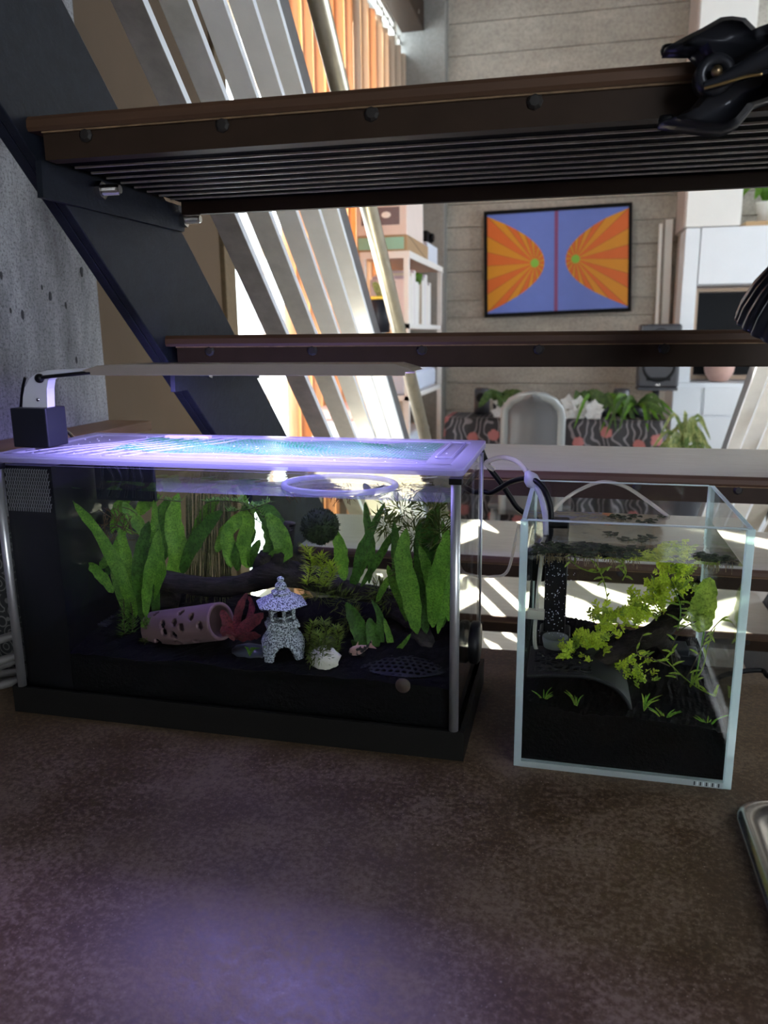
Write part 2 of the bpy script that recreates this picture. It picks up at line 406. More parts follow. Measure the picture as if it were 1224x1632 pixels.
# left: concrete pier beside the stair, brown panelled wall, window
MB().box((-1.0, -2.6, FLOOR), (-.75, 1.178, CEIL)).build('wall_left', M_CONC, kind='structure', label='speckled grey concrete wall at the left edge', cat='wall', bevel=.004)
pits = MB()
wbn = MB().box((-1.04, 1.0, FLOOR), (-1.0, 2.20, CEIL)).build('wall_far_left', M_KRAFT, kind='structure', label='plain brown panelled wall behind the stair stringer', cat='wall')
MB().box((-1.05, 2.20, FLOOR), (-.985, 2.275, CEIL)).build('trim_2', M_KRAFTEDGE, kind='structure', label='rough brown upright at the window edge', cat='trim', bevel=.003)
# window wall from Y 2.275 to the back wall, sill low, lintel beam above
MB().box((-1.25, 2.275, FLOOR), (-1.06, YB+.1, FLOOR+.25)).build('wall_side_left', M_CEIL, kind='structure', label='low sill wall under the left windows', cat='wall')
MB().box((-1.25, 2.275, 2.22), (-1.05, YB+.1, CEIL)).build('trim_3', M_CEIL, kind='structure', label='lintel above the left windows', cat='trim')
MB().box((-1.25, 2.275, 1.45), (-1.15, 2.78, 2.22)).build('sun_blocker', M_CEIL, kind='structure', label='added sun-blocking panel over the bright first window', cat='trim')  # added header, keeps high sun off the treads
wn = MB()
for y in (2.30, 2.76, 3.9, 4.96):
    wn.box((-1.14, y-.02, FLOOR+.25), (-1.09, y+.02, 2.22))
wn.box((-1.14, 2.30, FLOOR+.25), (-1.09, 4.96, FLOOR+.29)).box((-1.14, 2.30, 2.18), (-1.09, 4.96, 2.22))
wo = wn.build('window_1', M_WHITEW, kind='structure', label='bright window beside the brown wall', cat='window')
for a, b in ((2.32, 2.74), (2.78, 3.88), (3.92, 4.94)):
    MB().box((-1.117, a, FLOOR+.29), (-1.113, b, 2.18)).build('pane', M_WIN, wo)
# unseen dark walls at right and behind the camera, openings added for sky fill
wr = MB()
wr.box((4.4, -2.6, FLOOR), (4.6, YB, FLOOR+.2)).box((4.4, -2.6, 2.3), (4.6, YB, CEIL))
wr.box((4.4, -2.6, FLOOR+.2), (4.6, 1.7, 2.3))
for y in (1.7, 3.2, 4.7): wr.box((4.4, y, FLOOR+.2), (4.6, y+.2, 2.3))
wr.build('wall_right', M_DARKWALL, kind='structure', label='dark wall along the right side, openings added for fill light', cat='wall')
wf = MB().box((-1, -2.7, FLOOR), (4.6, -2.5, FLOOR+1.1)).box((-1, -2.7, 1.9), (4.6, -2.5, CEIL)).box((-1, -2.7, FLOOR+1.1), (1.4, -2.5, 1.9))
for x in (2.6, 4.4): wf.box((x, -2.7, FLOOR+1.1), (x+.2, -2.5, 1.9))
wf.build('wall_front', M_DARKWALL, kind='structure', label='wall behind the photographer, openings added for fill light', cat='wall')
# pits in the concrete pier
pit = flat('concrete_pit', (.035, .035, .04), .9)
pr = None
for i, (px, py, s) in enumerate(((130,433,6),(80,472,5),(36,502,5),(105,487,4),(67,458,3),(122,574,4),(2,439,4),(17,495,3))):
    p = at_x(px, py, -.75); mb = MB().ball(p, s*.0009, 8, 6, (.25, .8, 1.5), .3)
    pb = mb.build('air_pocket', pit, bpy.data.objects['wall_left'], True)

# steel beam and curtain along the window
cb = thing('curtain', (-.98, 3.9, 0.0), 'tan and orange curtain hanging along the window', 'curtain')
CT = 2.02
npan = 15; y0 = 2.78
for i in range(npan):
    ya = y0 + (4.98-y0)*i/npan; yb_ = y0 + (4.98-y0)*(i+1)/npan + .02
    mb = MB(); n = 10; ztop = CT - .03*random.random() - .02
    for j in range(n+1):
        t = j/n; yy = ya + (yb_-ya)*t; xx = -1.03 + .020*math.sin(t*PI*2) + .01*random.random()
        mb.v += [V(xx, yy, -.75), V(xx+.01*math.sin(j), yy, .5), V(xx, yy, ztop - .03*abs(t-.5))]
    for j in range(n):
        for k in range(2): mb.face((j*3+k, (j+1)*3+k, (j+1)*3+k+1, j*3+k+1))
    mb.build('curtain_panel', M_CURTO if (i < 7 or i == 9) else M_CURT, cb, True, solid=.003)
rail = thing('curtain_rail', (-.95, 3.9, 2.0), 'thin curtain wire with metal rings under the dark beam', 'curtain rail')
MB().tube([(-1.03, 2.32, CT+.05), (-1.03, 4.98, CT+.03)], .006, 8).build('wire', M_CHROME, rail, True)
for i in range(16):
    y = 2.9 + i*.138
    MB().tube([V(-1.03, y + .012*math.cos(a), CT+.03+.022*math.sin(a)) for a in [q*PI/4 for q in range(9)]], .004, 6).build('ring', M_CHROME, rail, True)
bm = thing('steel_beam', (-.95, 3.6, CT+.06), 'dark bolted steel beam above the curtain', 'beam')
MB().box((-1.03, 2.3, CT+.09), (-.90, 5.0, CT+.24)).build('beam_web', M_BROWNSTEEL, bm)
for y in (3.4, 3.9, 4.3, 4.7): MB().lathe((-.90, y, CT+.12), ((.012, 0), (.012, .008), (.004, .01)), 8, (1, 0, 0)).build('bolt', M_CHROME, bm)
for y in (2.6, 4.6): MB().box((-.98, y, CT+.24), (-.95, y+.05, CEIL)).build('hanger', M_BROWNSTEEL, bm)

# ================================================================== staircase
G, RISE, TY, TZ = .2213, .19, .6625, .6122
sl = math.hypot(G, RISE); D = V(0, G/sl, -RISE/sl); N = V(0, RISE/sl, G/sl); EX = V(1, 0, 0)
def S(X, n, t): return CAM + EX*X + N*n + D*t
def t_floor(n): return (CAM_H + n*N.z - FLOOR)/(RISE/sl)
XL, XR = -.478, .42
st = thing('staircase', (0, 1.6, FLOOR), 'open black steel staircase with wooden treads descending away', 'staircase')
TA = -1.35
for X, sg in ((XL, -1), (XR, 1)):
    mb = MB(); nlo, nhi = .556, .712
    tb0, tb1 = t_floor(nlo), t_floor(nhi)
    def slab(xa, xb, na, nb):
        p = []
        for n in (na, nb):
            te = t_floor(n)
            p += [S(xa, n, TA), S(xb, n, TA), S(xb, n, te), S(xa, n, te)]
        return p
    lo, hi = sorted((X, X+sg*.010))
    mb.hexa(slab(lo, hi, nlo, nhi))
    lo, hi = sorted((X+sg*.010, X+sg*.022))
    mb.hexa(slab(lo, hi, nlo, nlo+.009)); mb.hexa(slab(lo, hi, nhi-.009, nhi))
    mb.build('stringer', M_BLACKSTEEL, st, bevel=.0015)
TD = .272
# shared tread pieces, in the frame of the tread's front left top corner
def local_mesh(name, mb, mats, smooth=False):
    me, o = mb.mesh(name, mats, smooth, V(0, 0, 0)); return me
Wt = XR-XL
m_front = local_mesh('tread', MB().box((.012, .004, -.0365), (Wt-.012, .012, -.0145)).box((.012, .012, -.0365), (Wt-.012, .020, -.033)).box((.012, TD-.012, -.048), (Wt-.012, TD-.004, -.0145)), M_BROWNSTEEL)
mbb = MB()
prof = [(0, -.013), (-.002, -.010), (-.0015, -.004), (.0005, -.001), (.003, 0), (TD, 0), (TD, -.013)]
o = 0
for x in (-.010, Wt-.002):
    mbb.v += [V(x, y, zz) for y, zz in prof]
n = len(prof)
mbb.face(list(range(n))[::-1], 0); mbb.face([n+i for i in range(n)], 0)
for i in range(n): mbb.face((i, (i+1) % n, n+(i+1) % n, n+i), 1 if i == 4 else 0)
m_board = local_mesh('board', mbb, [M_RUSTBOARD, M_TREADTOP])
mbs = MB(); mbs.box((.012, 0, -.034), (Wt-.012, .0225, -.0145)); mbs.cur = 1; mbs.box((.012, -.0012, -.0353), (Wt-.012, .0008, -.0335))  # second material is the painted highlight along the lip
m_slat = local_mesh('slat', mbs, [M_SLAT, M_LIPGLINT])
m_strip = local_mesh('shim_strip', MB().box((.012, .0015, -.0145), (Wt-.012, TD-.01, -.0130)), simple('pale_shim', (.20, .12, .06), .7, var=.8, scale=90, bmp=0))
m_bolt = local_mesh('bolt_head', MB().lathe((0, .0045, -.0185), ((.0062, 0), (.0062, .002), (.004, .0038), (0, .004)), 8, (0, -1, 0)), simple('rusty_bolt', (.014, .010, .008), .6, var=.4, scale=200, bmp=.2))
pp = [(0, 0), (.283, 0), (.2695, -.0295), (-.002, -.0315)]
m_plate = local_mesh('mounting_plate', MB().prism([(0, .006+a, -.036+b) for a, b in pp], (.006, 0, 0)), M_BLACKSTEEL)
def stud_mesh():
    mb = MB(); mb.lathe((0, 0, 0), ((.009, 0), (.009, .006)), 6, (1, 0, 0))
    pr = [(.005, .006)]
    for k in range(9): pr += [(.0056, .006+k*.0019+.0005), (.0046, .006+k*.0019+.0014)]
    pr.append((.0042, .0245)); mb.lathe((0, 0, 0), pr, 12, (1, 0, 0)); return local_mesh('threaded_bolt', mb, M_CHROME)
m_stud = stud_mesh()
for k in range(-3, 8):
    base = V(XL, TY+G*k, TZ-RISE*k)
    if base.z-.05 < FLOOR: continue
    tr = link('tread', m_front, base, st)
    link('board', m_board, base, tr); link('shim_strip', m_strip, base, tr)
    for j in range(9): link('slat', m_slat, base + V(0, .022 + j*.0265, 0), tr)
    nb = 7
    for j in range(nb): link('bolt_head', m_bolt, base + V(.055 + j*.129, 0, 0), tr)
    link('mounting_plate', m_plate, base, tr)
    for yy, zz in ((.094, -.047), (.272, -.052)): link('threaded_bolt', m_stud, base + V(.006, yy, zz), tr)
# guard rails: flat bars laid parallel to the slope
def railing(X, sg, label, tube=True):
    o = thing('stair_railing', (X, 2.0, FLOOR), label, 'railing')
    for n in (.852, .956, 1.056, 1.155, 1.25):
        mb = MB(); th = .012; wd = .038
        p = []
        for nn in (n, n+th):
            te = t_floor(nn)
            a, b = sorted((X, X+sg*wd))
            p += [S(a, nn, TA), S(b, nn, TA), S(b, nn, te), S(a, nn, te)]
        mb.hexa(p)
        # inner edge gets the colour with bluish skylight painted in
        mb.mi[5 if sg < 0 else 3] = 0
        for fi, f in enumerate(mb.f):
            xs = [mb.v[i].x for i in f]
            if max(xs)-min(xs) < 1e-6 and abs(xs[0]-X) < 1e-6: mb.mi[fi] = 1
        mb.build('flat_bar', [{.852: M_BARDIRTSHADE, .956: M_BARHALFSHADE}.get(n, M_BARWHITE), M_BAREDGE], o, bevel=.001)
    p = []
    for nn in (1.263, 1.305):
        te = t_floor(nn); a, b = sorted((X+sg*.001, X+sg*.012))
        p += [S(a, nn, TA), S(b, nn, TA), S(b, nn, te), S(a, nn, te)]
    MB().hexa(p).build('top_bar', M_GREYSTEEL, o, bevel=.001)
    if tube: MB().tube([S(X, 1.452, TA), S(X, 1.452, t_floor(1.452))], .020, 20).build('handrail', M_TUBE, o, True)
    for t in (-1.2, 1.75):
        p = []
        for nn in (.70, 1.44 if tube else 1.30):
            a, b = sorted((X+sg*.041, X+sg*.052))
            p += [S(a, nn, t-.03), S(b, nn, t-.03), S(b, nn, t+.03), S(a, nn, t+.03)]
        MB().hexa(p).build('post', M_GREYSTEEL, o)
        if tube: MB().tube([S(X+sg*.046, 1.40, t), S(X, 1.44, t)], .006, 8).build('bracket', M_GREYSTEEL, o)
    return o
railing(XL, -1, 'sunlit slanting flat-bar stair railing with round metal handrail on the left')
railing(XR, 1, 'cream slanting flat-bar stair railing at the right edge', False)

# ================================================================== counter and sink
SX0, SX1, SY0, SY1 = .186, .66, .22, .672
ct = thing('countertop', (0, .5, 0), 'mottled dark brown concrete countertop under both aquariums', 'countertop')
mb = MB()
mb.box((-.748, .05, -.045), (SX0, 1.015, 0)).box((SX1, .05, -.045), (1.4, 1.015, 0)).box((SX0, .05, -.045), (SX1, SY0, 0)).box((SX0, SY1, -.045), (SX1, 1.015, 0))
mb.build('slab', M_COUNTER, ct)
for x in (-.72, .0, 1.30):
    MB().box((x, .12, FLOOR), (x+.05, .95, -.045)).build('support_panel', M_KRAFT, ct)
sk = thing('sink', (.42, .45, 0), 'stainless steel sink with a rounded rim at right', 'sink')
def rrect(x0, y0, x1, y1, r, z, n=6):
    out = []
    for cx, cy, a0 in ((x1-r, y1-r, 0), (x0+r, y1-r, PI/2), (x0+r, y0+r, PI), (x1-r, y0+r, 1.5*PI)):
        for i in range(n+1): a = a0 + PI/2*i/n; out.append(V(cx+r*math.cos(a), cy+r*math.sin(a), z))
    return out
rings = [(-.030, .001, .035), (-.029, .005, .035), (-.024, .0075, .033), (-.016, .0075, .028), (-.011, .005, .026), (-.004, .003, .024), (.004, .001, .022), (.008, -.006, .022), (.010, -.03, .03), (.014, -.14, .04), (.04, -.15, .05)]
mb = MB(); rr = [rrect(SX0+a, SY0+a, SX1-a, SY1-a, max(.01, r), z) for a, z, r in rings]
nn = len(rr[0])
for q in rr: mb.v += q
for i in range(len(rr)-1):
    for j in range(nn): mb.face((i*nn+j, i*nn+(j+1) % nn, (i+1)*nn+(j+1) % nn, (i+1)*nn+j))
mb.face([(len(rr)-1)*nn+j for j in range(nn)])
mb.build('basin', M_STAINLESS, sk, True)
MB().lathe((.42, .45, -.1495), ((.035, 0), (.035, .003), (.03, .003), (.02, .001), (0, .001)), 20).build('drain', M_STAINLESS, sk, True)

# ================================================================== background room
# ---- painting
pf = thing('painting', (-.12, 4.97, .83), 'framed painting of two orange sunbursts facing a red stripe on blue', 'painting')
pc = [at(771, 337, 4.95), at(1008, 322, 4.95), at(1006, 496, 4.95), at(772, 506, 4.95)]
def PV(u, v, d=0):   # u right, v up on the canvas
    tp = pc[0].lerp(pc[1], u); bt = pc[3].lerp(pc[2], u); q = bt.lerp(tp, v); return V(q.x, q.y-d, q.z)
fr = MB(); e = .022
def frame_bar(u0, u1, v0, v1):
    P = [PV(u0, v0), PV(u1, v0), PV(u1, v1), PV(u0, v1)]
    fr.prism(P, (0, .035, 0))
fr.prism([PV(0, 0), PV(1, 0), PV(1, .034), PV(0, .034)], (0, .035, 0)); fr.prism([PV(0, .966), PV(1, .966), PV(1, 1), PV(0, 1)], (0, .035, 0))
fr.prism([PV(0, .034), PV(e, .034), PV(e, .966), PV(0, .966)], (0, .035, 0)); fr.prism([PV(1-e, .034), PV(1, .034), PV(1, .966), PV(1-e, .966)], (0, .035, 0))
fr.build('picture_frame', simple('black_frame', (.006, .006, .007), .6, var=.1, bmp=0, **{'Specular IOR Level': .1}), pf)
P_BLUE, P_OR, P_AM, P_RED, P_GR, P_LN = flat('paint_blue', (.14, .21, .62)), flat('paint_orange', (.72, .14, .015)), flat('paint_amber', (.70, .28, .005)), flat('paint_plum', (.24, .06, .17)), flat('paint_green', (.24, .52, .05)), flat('paint_rust', (.33, .09, .01))
cv = MB()
U = lambda a: e + (1-2*e)*a
W_ = lambda b: .034 + .932*b
def Q(u, v, d): return PV(U(u), W_(v), d)
def poly(pts, d, mi):
    o = len(cv.v); cv.v += [Q(a, b, d) for a, b in pts]; cv.face(range(o, o+len(pts)), mi)
poly([(0, 0), (1, 0), (1, 1), (0, 1)], -.010, 0)
poly([(.484, 0), (.510, 0), (.512, 1), (.486, 1)], -.0095, 3)
for side in (0, 1):
    par = lambda v: (.415*(1-abs((v-.5)/.485)**2.0)) if side == 0 else 1-.435*(1-abs((v-.51)/.49)**2.0)
    edge = 0 if side == 0 else 1
    ctr = (.345, .495) if side == 0 else (.635, .515)
    vs_ = [.985, .90, .835, .78, .735, .70, .665, .635, .60, .57, .54, .51, .48, .45, .42, .39, .355, .32, .28, .235, .175, .10, .015]
    bnd = [(par(v), v) for v in vs_] + [(edge, v) for v in (.20, .345, .49, .63, .79, .985)]
    bnd[0] = (edge, .985); bnd[22] = (edge, .015)
    for i in range(len(bnd)-1):
        a, b = bnd[i], bnd[i+1]
        poly([ctr, a, b], -.009, 1 if i % 2 else 2)
        dx, dy = a[1]-ctr[1], ctr[0]-a[0]; L = math.hypot(dx, dy); t = .0022
        poly([ctr, (a[0]+dx/L*t, a[1]+dy/L*t), (a[0]-dx/L*t, a[1]-dy/L*t)], -.0085, 5)
    cpts = [(ctr[0]+.030*math.cos(q*PI/12), ctr[1]+.043*math.sin(q*PI/12)) for q in range(24)]
    poly(cpts, -.008, 4)
cv.build('canvas', [P_BLUE, P_OR, P_AM, P_RED, P_GR, P_LN], pf)

# ---- white pillar, media cabinet, television
MB().box((.548, 4.60, .955), (.815, 4.99, CEIL)).build('trim_4', M_WHITEW, kind='structure', label='white square pillar above the media cabinet', cat='pillar', bevel=.003)
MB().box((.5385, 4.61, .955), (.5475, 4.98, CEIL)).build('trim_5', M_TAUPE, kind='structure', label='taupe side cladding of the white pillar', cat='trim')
mc = thing('media_cabinet', (1.1, 4.75, FLOOR), 'tall white media cabinet around the dark television', 'cabinet')
MB().box((.556, 4.82, .1505), (1.75, 4.985, .95)).build('upper_body', M_TAUPE, mc)
MB().box((.552, 4.60, .1505), (.625, 4.82, .95)).build('side_panel', M_WHITE, mc, bevel=.002)
MB().box((.630, 4.60, .665), (1.75, 4.82, .95)).build('door', M_WHITE, mc, bevel=.002)
MB().box((.536, 4.575, FLOOR), (1.75, 4.985, .150)).build('base_body', M_WHITE, mc, bevel=.003)
for a, b in ((.525, .68), (.685, 1.15), (1.155, 1.74)): MB().box((a+.014, 4.558, -.02), (b, 4.575, .125)).build('drawer_front', M_WHITE, mc, bevel=.002)
for a, b in ((.525, .68), (.685, 1.15), (1.155, 1.74)): MB().box((a+.014, 4.558, FLOOR+.08), (b, 4.575, -.03)).build('lower_door', M_WHITE, mc, bevel=.002)
tv = thing('television', (1.2, 4.58, .155), 'dark television with a thin wooden frame in the cabinet', 'television')
MB().box((.665, 4.795, .185), (1.7, 4.815, .63)).build('screen', simple('dark_screen', (.010, .0105, .012), .6, var=.05, bmp=0, **{'Specular IOR Level': .1}), tv)
mb = MB(); wdn = flat('pale_oak_frame', (.42, .30, .21))
mb.box((.650, 4.785, .160), (1.715, 4.8195, .180)).box((.650, 4.785, .635), (1.715, 4.8195, .652)).box((.650, 4.785, .180), (.664, 4.8195, .635)).box((1.70, 4.785, .180), (1.715, 4.8195, .635))
mb.build('wooden_frame', wdn, tv)
sp = at(1141, 645, 4.70)
sl_ = thing('stone_vase', (sp.x, 4.69, .152), 'rounded pinkish stone vase on the white cabinet', 'vase')
MB().lathe((sp.x, 4.69, .152), ((.035, 0), (.05, .005), (.075, .05), (.085, .11), (.07, .17), (.045, .20), (.04, .20), (.03, .17), (0, .16)), 20).build('body', simple('rose_stone', (.50, .31, .26), .5, var=.35, scale=14, bmp=.1), sl_, True)
MB().tube([V(sp.x-.05, 4.69, .34), V(sp.x-.03, 4.69, .385), V(sp.x+.03, 4.69, .385), V(sp.x+.05, 4.69, .34)], .006, 6).build('handle', M_DARKPL, sl_, True)
# shelf board and plant on the cabinet top at the right
MB().box((.845, 4.62, .951), (1.75, 4.98, .975)).build('shelf_board', simple('oak_board', (.50, .33, .17), .55, var=.2, scale=20, bmp=.1, stretch=(.2, 1, 1)), label='oak board lying on top of the white cabinet', cat='shelf')

def leaf(name, pts, wd, mat, parent, seg=12, facing=None, twist=0, wave=.06, profile=None, crease=.12, base_w=.12, share=False):
    """strap leaf along a path: midrib crease, wavy margin, two-sided thin blade"""
    path = spline(pts, max(2, seg//(len(pts)-1))); k = len(path); mb = MB(); ph = random.random()*6
    facing = facing or V(.1, -1, .1)
    for i, p in enumerate(path):
        t = (path[min(i+1, k-1)]-path[max(i-1, 0)]).normalized(); u = i/(k-1)
        side = t.cross(facing).normalized(); nrm = side.cross(t).normalized()
        if twist:
            side = (Matrix.Rotation(twist, 3, t) @ side); nrm = side.cross(t)
        h = wd*.5*(profile(u) if profile else max(.03, (base_w + (1-base_w)*math.sin(PI*min(1, u*1.0)**.85)**.8) if u < .97 else .06))
        for q in (-1, -.5, 0, .5, 1):
            wob = wave*wd*math.sin(u*19+ph+q*2)*abs(q)
            mb.v.append(p + side*h*q*(1+.08*math.sin(u*31+ph*q)) + nrm*(crease*h*abs(q) + wob))
    for i in range(k-1):
        for q in range(4): mb.face((i*5+q, i*5+q+1, (i+1)*5+q+1, (i+1)*5+q))
    return mb.build(name, mat, parent, True)

pp_ = thing('potted_plant', (.98, 4.75, .976), 'green potted plant on top of the white cabinet', 'plant')
MB().lathe((.98, 4.78, .976), ((.045, 0), (.06, .10), (.065, .11), (.055, .11), (0, .09)), 18).build('pot', M_WHITEW, pp_, True)
for i in range(14):
    a = random.uniform(0, 2*PI); r = random.uniform(.08, .18); h = random.uniform(.08, .26)
    leaf('leaf', [(.98, 4.78, 1.06), (.98+r*.5*math.cos(a), 4.78+r*.4*math.sin(a), 1.06+h), (.98+r*math.cos(a), 4.78+r*.6*math.sin(a), 1.02+h*.6)], .05, M_FEATHER, pp_, 8)

# ---- white conduit boards beside the speaker
for (xa, ya, xb, yb, wd, Yd, lb) in ((1067, 349, 1058, 560, 11, 4.93, 'wide pale upright board leaning on the back wall'), (1054, 356, 1045, 560, 4.5, 4.90, 'thin white upright strip beside the wider board')):
    a, b = at(xa, ya, Yd), at(xb, yb, Yd); h = wd*Yd/F_PX/2
    b2 = b + (b-a)*((FLOOR-b.z)/(b.z-a.z)); 
    MB().prism([a+V(-h, 0, 0), a+V(h, 0, 0), V(b2.x+h, b2.y, FLOOR), V(b2.x-h, b2.y, FLOOR)], (0, .03, 0)).build('upright_board', M_WHITEW, label=lb, cat='board', bevel=.002)

# ---- speaker on stand
sx = .44
spk = thing('loudspeaker', (sx, 4.46, .136), 'black studio loudspeaker on a stand beside the white cabinet', 'speaker')
MB().box((sx-.102, 4.38, .136), (sx+.102, 4.545, .461)).build('cabinet', M_DARKPL, spk, bevel=.012)
MB().lathe((sx, 4.382, .25), ((.085, 0), (.085, .006), (.075, .008), (.065, -.006), (.03, -.02), (.025, -.012), (0, -.008)), 28, (0, -1, 0)).build('woofer', M_BLACKPL, spk, True)
MB().lathe((sx, 4.382, .395), ((.045, 0), (.045, .004), (.02, -.006), (0, .0)), 24, (0, -1, 0)).build('tweeter', M_BLACKPL, spk, True)
MB().box((sx-.012, 4.377, .146), (sx+.012, 4.381, .156)).build('badge', M_CHROME, spk)
MB().box((sx-.06, 4.377, .172), (sx+.06, 4.381, .190)).build('port_slot', M_BLACKPL, spk)
ss = thing('speaker_stand', (sx, 4.46, FLOOR), 'black stand pole under the loudspeaker', 'stand')
MB().tube([(sx, 4.46, FLOOR+.02), (sx, 4.46, .121)], .018, 12).build('pole', M_DARKPL, ss, True)
MB().box((sx-.10, 4.39, .120), (sx+.10, 4.54, .135)).build('top_plate', M_DARKPL, ss)
MB().box((sx-.13, 4.365, FLOOR), (sx+.09, 4.545, FLOOR+.02)).build('base_plate', M_DARKPL, ss)

# ---- table with floral cloth
TT = 0.0
tb = thing('side_table', (-.09, 4.2, FLOOR), 'long table hidden under the dark floral cloth', 'table')
MB().box((-.615, 4.05, TT-.03), (.44, 4.335, TT-.004)).build('table_top', M_KRAFT, tb)
for x in (-.60, .39):
    for y in (4.06, 4.29): MB().box((x, y, FLOOR), (x+.04, y+.04, TT-.03)).build('leg', M_KRAFT, tb)
mb = MB(); nx = 60
x0, x1, y0_, y1_ = -.63, .452, 4.04, 4.345
def per(s, out):
    L1, L2 = x1-x0, y1_-y0_; tot = 2*(L1+L2); d = (s*tot) % tot
    if d < L1: return V(x0+d, y0_-out, 0)
    d -= L1
    if d < L2: return V(x1+out, y0_+d, 0)
    d -= L2
    if d < L1: return V(x1-d, y1_+out, 0)
    return V(x0-out, y1_-(d-L1), 0)
NP = 120
for zz, amp in ((TT, 0), (TT-.02, .004), (TT-.2, .02), (TT-.45, .03), (TT-.68, .035)):
    for i in range(NP):
        q = per(i/NP, .004 + amp*(.5+.5*math.sin(i*.9))); mb.v.append(V(q.x, q.y, zz))
for k in range(4):
    for i in range(NP): mb.face((k*NP+i, k*NP+(i+1) % NP, (k+1)*NP+(i+1) % NP, (k+1)*NP+i))
mb.face(range(NP))
mb.build('tablecloth', M_FLORAL, None, True, label='dark cloth with pink flowers and grey swirls on the long table', cat='tablecloth')
for px, lb in ((768, 'small black tabletop speaker on the left end of the floral cloth'), (990, 'small black tabletop speaker right of the white orchids')):
    c = at(px, 640, 4.26); t = thing('tabletop_speaker', (c.x, 4.26, TT), lb, 'speaker', 'pair of small speakers on the floral table')
    MB().lathe((c.x, 4.26, TT), ((.036, 0), (.042, .01), (.042, .125), (.036, .138), (0, .14)), 20).build('body', M_DARKPL, t, True)
    MB().lathe((c.x, 4.216, TT+.09), ((.026, 0), (.026, .004), (.02, .004), (.0, .0)), 16, (0, -1, 0)).build('cone', M_BLACKPL, t, True)
M_PETAL = leafy('white_petal', (.95, .95, .93), .3, (.90, .91, .90))
M_PLANTG = leafy('houseplant_green', (.12, .20, .05), .35, (.05, .10, .03))
def orchid(px, py, Yd, n, wpx, lb):
    c = at(px, py, Yd); t = thing('orchid', (c.x, Yd, TT), lb, 'orchid')
    MB().lathe((c.x, Yd, TT), ((.035, 0), (.05, .06), (.053, .065), (.045, .065), (0, .055)), 16).build('pot', M_DARKPL, t, True)
    MB().tube(spline([(c.x, Yd, TT+.05), (c.x+.02, Yd, c.z+.04), (c.x+.06, Yd-.03, c.z)]), .004, 6).build('stem', M_PLANTG, t, True)
    s = Yd/F_PX
    for i in range(n):
        f = V(c.x + random.uniform(-wpx, wpx)*s, Yd-.06+random.uniform(-.03, .03), c.z + random.uniform(-14, 14)*s)
        mb = MB()
        for k in range(5):
            a = k*2*PI/5+.3; d = V(math.cos(a), -.25, math.sin(a)); sd_ = V(-math.sin(a), 0, math.cos(a)); L = .046
            mb.add([f, f+d*L*.5+sd_*L*.38, f+d*L, f+d*L*.5-sd_*L*.38], ((0, 1, 2, 3),))
        b = mb.build('blossom', M_PETAL, t, True)
    for i in range(6):
        a = random.uniform(0, 2*PI)
        leaf('leaf', [(c.x, Yd, TT+.06), (c.x+.08*math.cos(a), Yd-.05, TT+.12), (c.x+.17*math.cos(a), Yd-.08, TT+.05)], .05, M_PLANTG, t, 8)
orchid(800, 655, 4.16, 5, 9, 'small white orchid beside the grey chair')
orchid(922, 655, 4.16, 13, 28, 'large white orchid in the middle of the floral table')
for px, n, lb in ((1012, 22, 'trailing green houseplant on the right end of the floral table'), (955, 12, 'dark leafy houseplant behind the large white orchid')):
    c = at(px, 668, 4.22); t = thing('houseplant', (c.x, 4.22, TT), lb, 'plant')
    MB().lathe((c.x, 4.22, TT), ((.04, 0), (.055, .06), (.045, .06), (0, .05)), 14).build('pot', M_DARKPL, t, True)
    for i in range(n):
        a = random.uniform(-.4, PI+.4); r = random.uniform(.08, .2); yy = random.uniform(-.24, .0)
        leaf('leaf', [(c.x, 4.22, TT+.05), (c.x+.5*r*math.cos(a), 4.22+yy*.6, TT+.06+.06*random.random()), (c.x+r*math.cos(a), 4.22+yy, TT+.05-random.random()*.14)], .02, random.choice((M_PLANTG, M_FEATHER)), t, 8)

# ---- moulded grey chair
cx, cy = -.169, 3.72
ch = thing('plastic_chair', (cx, cy, FLOOR), 'translucent grey moulded chair with a rounded back', 'chair')
M_CHAIR = simple('smoky_plastic', (.10, .10, .105), .3, var=.06, scale=8, bmp=0)
M_CHAIRRIM = simple('pale_plastic_rim', (.24, .25, .25), .25, var=.05, scale=8, bmp=0)
zt = at(850, 627, cy).z
def backpt(u, v, out=0):   # u -1..1, v 0..1
    hw = .135 + .012*math.sin(v*PI); vv = v
    a = u*PI/2
    x = cx - .02*(1-v) + hw*math.sin(a)**1 * (1 if v < .99 else 1)
    return V(x, cy + .07*(math.cos(a)-1)*-1*-.6 - .05*v, 0)
rim = []
for i in range(33):
    t = i/32
    if t < .38: x, zz = -.128 + .004*t, -.42 + (zt-.10+.42)*(t/.38)
    elif t < .62:
        a = PI*(1-(t-.38)/.24); x, zz = .130*math.cos(a), zt-.10 + .10*math.sin(a)
    else: x, zz = .130, zt-.10 - (zt-.10+.42)*((t-.62)/.38)
    rim.append(V(cx+x, cy+.10*abs(x/.13)**2*.6 - .09 - .03*(zz-.1), zz))
MB().tube(rim, .016, 10, flat=1.3).build('back_rim', M_CHAIRRIM, ch, True)
mb = MB(); k = 16
for i in range(k+1):
    a, b = rim[i], rim[32-i]
    for j in range(9):
        t = j/8; p = a.lerp(b, t); p.y -= .03*math.sin(t*PI); mb.v.append(p)
for i in range(k):
    for j in range(8): mb.face((i*9+j, i*9+j+1, (i+1)*9+j+1, (i+1)*9+j))
mb.build('backrest', M_CHAIR, ch, True, solid=.008)
mb = MB().box((cx-.2, cy-.02, -.40), (cx+.19, cy+.28, -.37)); mb.build('seat', M_CHAIR, ch, bevel=.012)
